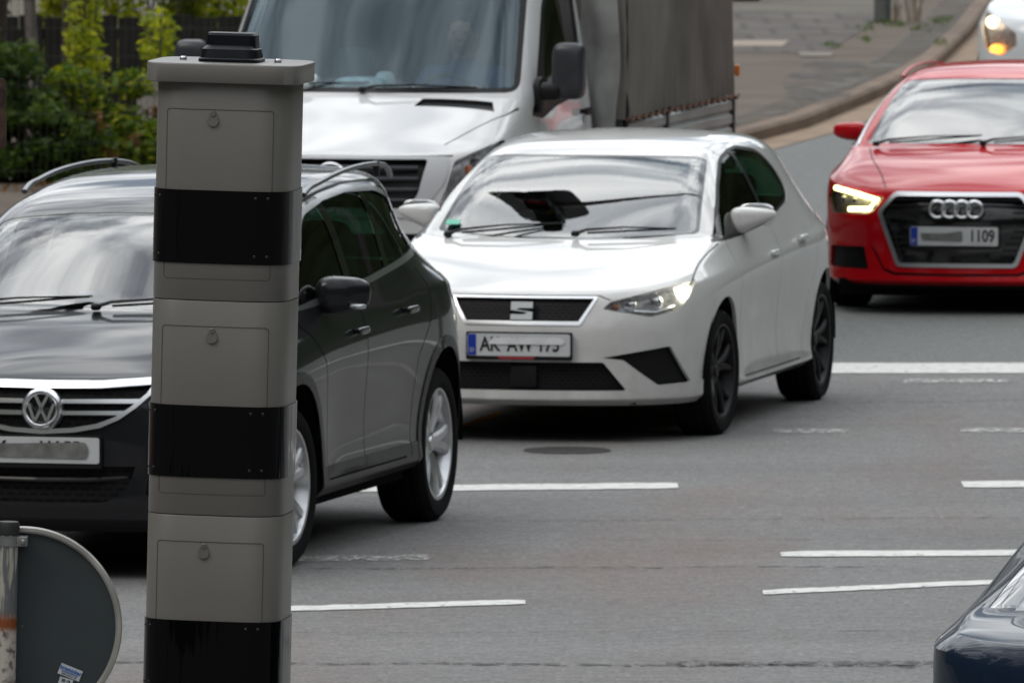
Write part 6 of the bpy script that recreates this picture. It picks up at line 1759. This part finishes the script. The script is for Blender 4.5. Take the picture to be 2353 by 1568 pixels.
# ================================================================ background
def leafmat(name, c1, c2, c3):
    m, n, l, p = newmat(name)
    g = n.new('ShaderNodeNewGeometry')
    r = n.new('ShaderNodeValToRGB'); e = r.color_ramp.elements; e[0].color = (*c1, 1); e[1].color = (*c3, 1); q = e.new(.55); q.color = (*c2, 1)
    l.new(g.outputs['Random Per Island'], r.inputs[0]); l.new(r.outputs[0], p.inputs['Base Color']); p.inputs['Roughness'].default_value = .5
    tr = n.new('ShaderNodeBsdfTranslucent'); l.new(r.outputs[0], tr.inputs[0]); mi = n.new('ShaderNodeMixShader'); mi.inputs[0].default_value = .5
    o = n['Material Output']; l.new(p.outputs[0], mi.inputs[1]); l.new(tr.outputs[0], mi.inputs[2]); l.new(mi.outputs[0], o.inputs[0])
    return m
def leaves(rng, clumps, n, size):
    """clumps: list of (centre, radii); n leaves spread over them, pointed leaf faces"""
    V, F_ = [], []
    for k in range(n):
        c, r = clumps[rng.randrange(len(clumps))]
        d = Vector((rng.gauss(0, 1), rng.gauss(0, 1), rng.gauss(0, 1))).normalized()*(rng.random()**.45)
        p = Vector((c[0]+d.x*r[0], c[1]+d.y*r[1], max(.02, c[2]+d.z*r[2])))
        a = Vector((rng.gauss(0, 1), rng.gauss(0, 1), rng.gauss(0, .6))).normalized(); b = a.cross(Vector((rng.gauss(0, 1), rng.gauss(0, 1), rng.gauss(0, 1)))).normalized()
        s = size*rng.uniform(.5, 1.3); i = len(V)
        V += [p-a*s, p+b*s*.42-a*s*.1, p+a*s, p-b*s*.42-a*s*.1]; F_.append((i, i+1, i+2, i+3))
    me = bpy.data.meshes.new('leaves'); me.from_pydata(V, [], F_); me.update(); return me
def make_shrub(label, x, y, z0, h, w, mat_, n, seed, size=.045, kind='shrub', group='shrubs along the fence'):
    rng = random.Random(seed)
    root = thing(kind, label, kind, (x, y, z0), 0, group)
    cl = []
    for k in range(9+int(w*6)):
        cl.append(((rng.uniform(-w/2, w/2)*.85, rng.uniform(-.3, .3), h*rng.uniform(.12, .82)), (rng.uniform(.12, .26)*min(1, w+.2), .2, rng.uniform(.10, .22)*h)))
    obj('foliage', leaves(rng, cl, n, size), mat_, root, smooth=False)
    bm = bmesh.new()
    for k in range(7):
        a = rng.uniform(-w*.3, w*.3); t = rng.uniform(-w*.4, w*.4)
        tube(bm, [(a, 0, 0), ((a+t)/2, rng.uniform(-.1, .1), h*.4), (t, rng.uniform(-.15, .15), h*.8)], [.014, .009, .004], 5)
    obj('stem', bm, M['bark'], root)
    return root
def make_background():
    M['bark'] = pm('bark', (.06, .045, .035), .9, bump=(30, .6), var=(12, .4))
    L1 = leafmat('leaf_dark', (.025, .06, .006), (.07, .14, .010), (.15, .24, .018))
    L2 = leafmat('leaf_yellowgreen', (.16, .24, .006), (.42, .48, .010), (.62, .60, .015))
    L3 = leafmat('leaf_mid', (.04, .10, .006), (.16, .26, .010), (.46, .46, .015))
    L4 = leafmat('leaf_rust', (.10, .04, .01), (.20, .09, .02), (.30, .16, .03))
    wood = pm('dark_boards', (.022, .021, .02), .9, spec=.2, bump=(14, .5), var=(3, .35))
    # boarded wall behind the shrubs
    root = thing('boarded_wall', 'low dark boarded wall behind the wire fence and shrubs', 'wall', (-3.2, 86.6, 0), 0)
    bm = bmesh.new()
    for k in range(30): bx(bm, -1.9+k*.19, -1.9+k*.19+.182, -.02+.004*(k % 3), .02, .02, 1.03+.012*math.sin(k*2.1))
    obj('boards', bm, wood, root, smooth=False)
    bm = bmesh.new(); bx(bm, -1.9, 3.8, .022, .07, .4, .5); bx(bm, -1.9, 3.8, .022, .07, .85, .93); obj('rail', bm, wood, root, smooth=False)
    # pale stone edging in front
    bm = bmesh.new()
    bx(bm, -2.85, -.9, 86.0, 86.25, .0, .60, bev=.01)
    tag(obj('stone_edging', bm, pm('pale_concrete', (.33, .31, .30), .85, bump=(20, .4), var=(6, .25)), smooth=False), 'pale concrete edging block showing between the shrubs beside the pillar', 'edging')
    # greenery behind the wall
    lab = ['tall yellow-green bush rising over the boarded wall, left of the pillar', 'broad yellow-green bush over the boarded wall, just behind the pillar top', 'dark bush behind the wall next to the truck cab', 'deep green bush behind the wall at the far left']
    for i, (x, h, mm) in enumerate(((-2.95, 2.6, L2), (-2.05, 2.5, L2), (-1.2, 2.6, L3), (-4.0, 2.8, L1))):
        make_shrub(lab[i], x, 88.2+.3*i, 0, h, 1.5, mm, 5200, 20+i, .06, 'bush', 'bushes behind the boarded wall')
    for i, (x, w_, h, mm, n, lb) in enumerate((
        (-3.35, .9, .66, L1, 4600, 'dark green shrub at the left edge, in front of the tree trunks'),
        (-2.85, .7, .95, L3, 4000, 'tallest shrub climbing the fence midway between the left edge and the pillar'),
        (-2.4, .8, .62, L3, 4200, 'low shrub with yellow tips directly left of the pillar'),
        (-2.08, .6, .55, L2, 2800, 'small yellow-green shrub touching the pillar edge'),
        (-3.5, .5, 1.15, L1, 2600, 'narrow dark shrub at the far left behind the others'),
        (-1.45, .9, .7, L3, 2600, 'leafy shrub hidden mostly by the pillar'))):
        make_shrub(lb, x, 79.6+.25*(i % 3), .113, h, w_, mm, n, 40+i)
    rng = random.Random(5)
    cl = [((rng.uniform(-4.0, -1), 78.6+rng.uniform(-.5, .4), .12), (.25, .2, .04)) for _ in range(18)]
    tag(obj('fallen_leaves', leaves(rng, cl, 900, .03), L4, smooth=False), kind='stuff')
    cl = [((rng.uniform(-3.0, -2.0), 79.3, rng.uniform(.2, .7)), (.06, .1, .06)) for _ in range(9)]
    tag(obj('autumn_leaves', leaves(rng, cl, 130, .035), L4, smooth=False), kind='stuff')
    # tree trunks
    for i, (x, r_, lb) in enumerate(((-3.62, .05, 'slim pale tree trunk near the left edge'), (-3.32, .09, 'thicker dark tree trunk right of the pale one'), (-3.95, .12, 'broad dark tree trunk at the very left edge'))):
        t = thing('tree', lb, 'tree', (x*.955, 81.3, .1), 0, 'trees by the fence')
        bm = bmesh.new(); tube(bm, [(0, 0, 0), (.02, 0, .7), (-.03+.05*i, 0, 1.6), (.05, 0, 3.2)], [r_, r_*.92, r_*.8, r_*.5], 12)
        for s in (-1, 1): tube(bm, [(0, 0, 1.9), (s*.5, .1, 2.7), (s*.8, .1, 3.4)], [r_*.5, r_*.3, r_*.1], 8)
        obj('trunk', bm, pm('bark_pale', (.17, .15, .14), .9, bump=(30, .5), var=(9, .4)) if i == 0 else M['bark'], t)
        rr_ = random.Random(70+i)
        cl = [((rr_.uniform(-1, 1), rr_.uniform(-.5, .5), rr_.uniform(2.5, 4.4)), (.5, .4, .35)) for _ in range(12)]
        obj('crown', leaves(rr_, cl, 2500, .07), L3, t, smooth=False)
    # ivy on the trunk
    make_shrub('ivy climbing in a thin column over the dark trunk', -3.05, 81.0, .1, 1.7, .24, L2, 1300, 91, .04, 'ivy', None)
    make_shrub('sparse ivy trailing down the boarded wall near the pillar', -2.72, 86.2, .3, .9, .25, L2, 420, 92, .04, 'ivy', None)
    # wire mesh fence
    f = thing('wire_fence', 'grey-green wire mesh fence running in front of the trees at the left', 'fence', (-2.45, 79.1, .11), 0)
    wm_ = pm('fence_wire', (.05, .055, .05), .5, .4)
    bm = bmesh.new()
    for k in range(76):
        x = -1.95+k*.05; bx(bm, x-.0015, x+.0015, -.003, .003, .05, 1.83)
    for zz_ in (.1, .3, .5, .7, .9, 1.1, 1.3, 1.5, 1.7): bx(bm, -1.95, 1.85, -.009, -.003, zz_-.002, zz_+.002)
    obj('mesh_panel', bm, wm_, f, smooth=False)
    for x in (-1.45, .86 - .05, 1.6):
        bm = bmesh.new(); bx(bm, x-.03, x+.03, .005, .065, 0, 1.9, bev=.005); obj('fence_post', bm, pm('fence_post_grey', (.10, .105, .10), .5, .3), f, smooth=False)
    # street furniture far right
    t = thing('lamp_post', 'grey lamp post on the far pavement above the red car', 'lamp post', (3.638, 111.1, .118), 0)
    bm = bmesh.new(); lathe(bm, [(.085, 0), (.085, .9), (.06, 1.0), (.05, 7.5)], 24, axis='Z'); obj('post', bm, pm('galvanised', (.17, .18, .175), .5, .4, var=(6, .15)), t, smooth=30)
    bm = bmesh.new(); tube(bm, [(0, 0, 7.4), (.1, -.5, 7.7), (.15, -1.3, 7.75)], [.045, .04, .04], 10); superell(bm, (.16, -1.5, 7.73), (.13, .35, .07), .6, .6, 18, 8); obj('lamp_head', bm, M['alu'] if 'alu' in M else M['steel'], t)
    t = thing('utility_cabinet', 'small black cabinet on the far pavement beside the truck box', 'cabinet', (2.42, 117.2, .118), 0)
    bm = bmesh.new(); bx(bm, -.145, .145, -.15, .15, .0, .9, bev=.02); obj('cabinet_body', bm, M['black'], t, smooth=False)
    bm = bmesh.new(); bx(bm, -.165, .165, -.17, .17, .9, .94, bev=.01); obj('cabinet_lid', bm, M['steel'], t, smooth=False)
    rng = random.Random(100)
    cl = []
    for x, y in ((3.42, 109.2), (3.72, 110.3), (3.98, 109.0), (4.15, 110.6), (2.95, 104.4), (3.95, 105.5), (3.3, 106.4), (3.6, 111.0), (4.3, 111.5)):
        cl += [((x+rng.uniform(-.08, .08), y+rng.uniform(-.6, .6), .13), (rng.uniform(.03, .11), .4, .03)) for _ in range(4)]
    w_ = obj('weeds', leaves(rng, cl, 1100, .015), L1, smooth=False); tag(w_, kind='stuff')
    rng = random.Random(150)
    V = [];
    bm = bmesh.new()
    for k in range(14):
        x = rng.uniform(-.08, .22); h = rng.uniform(.2, .75); t_ = rng.uniform(-.1, .14)
        tube(bm, [(3.80+x, 111, .12), (3.80+x+t_*.5, 111, .12+h*.6), (3.80+x+t_, 111, .12+h)], [.006, .004, .002], 4)
    tag(obj('dry_grass', bm, pm('dry_stalk', (.16, .12, .06), .9)), 'dry grass stalks standing at the right of the far lamp post', 'grass tuft')
M['p_ibiza'] = paint('paint_white', (.66, .66, .65), dirt=.34, dz=(.2, .8))
M['p_tiguan'] = paint('paint_dark_grey', (.016, .017, .020), metal=.4, rough=.35, dirt=.07, dz=(.2, .8), dirtcol=(.12, .10, .085), coat_ior=1.36, coat_w=.85)
M['railsatin'] = pm('rail_satin', (.20, .21, .22), .32, 1.)
M['p_tigclad'] = paint('cladding_grey', (.018, .019, .021), rough=.5, dirt=.2, coat_w=.4, dz=(.2, .8))
M['p_audi'] = paint('paint_red', (.50, .002, .008), metal=.0, rough=.45, dirt=.03, coat_ior=1.36, coat_w=.8)
M['p_pale'] = paint('paint_pale', (.70, .73, .76), dirt=.15)
M['p_navy'] = paint('paint_navy', (.006, .014, .030), metal=.0, dirt=.02, coat_ior=1.4, coat_w=.5)
M['p_van'] = paint('paint_van_white', (.64, .645, .65), dirt=.20, dz=(.3, 1.6))
M['p_vangrey'] = pm('van_grey_plastic', (.50, .51, .53), .4)
M['vanslat'] = pm('slat_black', (.03, .032, .038), .35, var=(12, .2))
M['vanglass'] = glassmat('cab_glass', (.62, .76, .82), 1.75, gc=(.72, .90, 1.0))
M['alu'] = pm('sideboard_aluminium', (.34, .38, .37), .5, .15, var=(3, .25))
M['tarp'] = pm('tarpaulin_grey', (.17, .158, .142), .85, spec=.2, bump=(9, .3), var=(1.3, .35))
M['tarppale'] = pm('tarpaulin_pale', (.50, .50, .48), .7, bump=(12, .5), var=(5, .25))
ONLY = None
if ONLY is None or 'ibiza' in ONLY: make_hatchback()
if ONLY is None or 'tiguan' in ONLY: make_offroader()
if ONLY is None or 'audi' in ONLY: make_red_car()
if ONLY is None or 'pale' in ONLY: make_plain_car('pale_car', 'pale silver car with lit headlight and orange indicator, far behind the red car', (4.69, 92.8, 0), R(-103), M['p_pale'], 'pale')
if ONLY is None or 'navy' in ONLY: make_plain_car('dark_car', 'dark blue car, only its rear corner and rear window showing at the bottom right', (2.20, 35.93, 0), R(-99), M['p_navy'], 'navy')
if ONLY is None or 'van' in ONLY: make_truck()
if ONLY is None or 'ground' in ONLY: make_ground()
if ONLY is None or 'bg' in ONLY: make_background()
if ONLY is None or 'fg' in ONLY: make_pillar(); make_sign(); make_rusty(); make_signal()
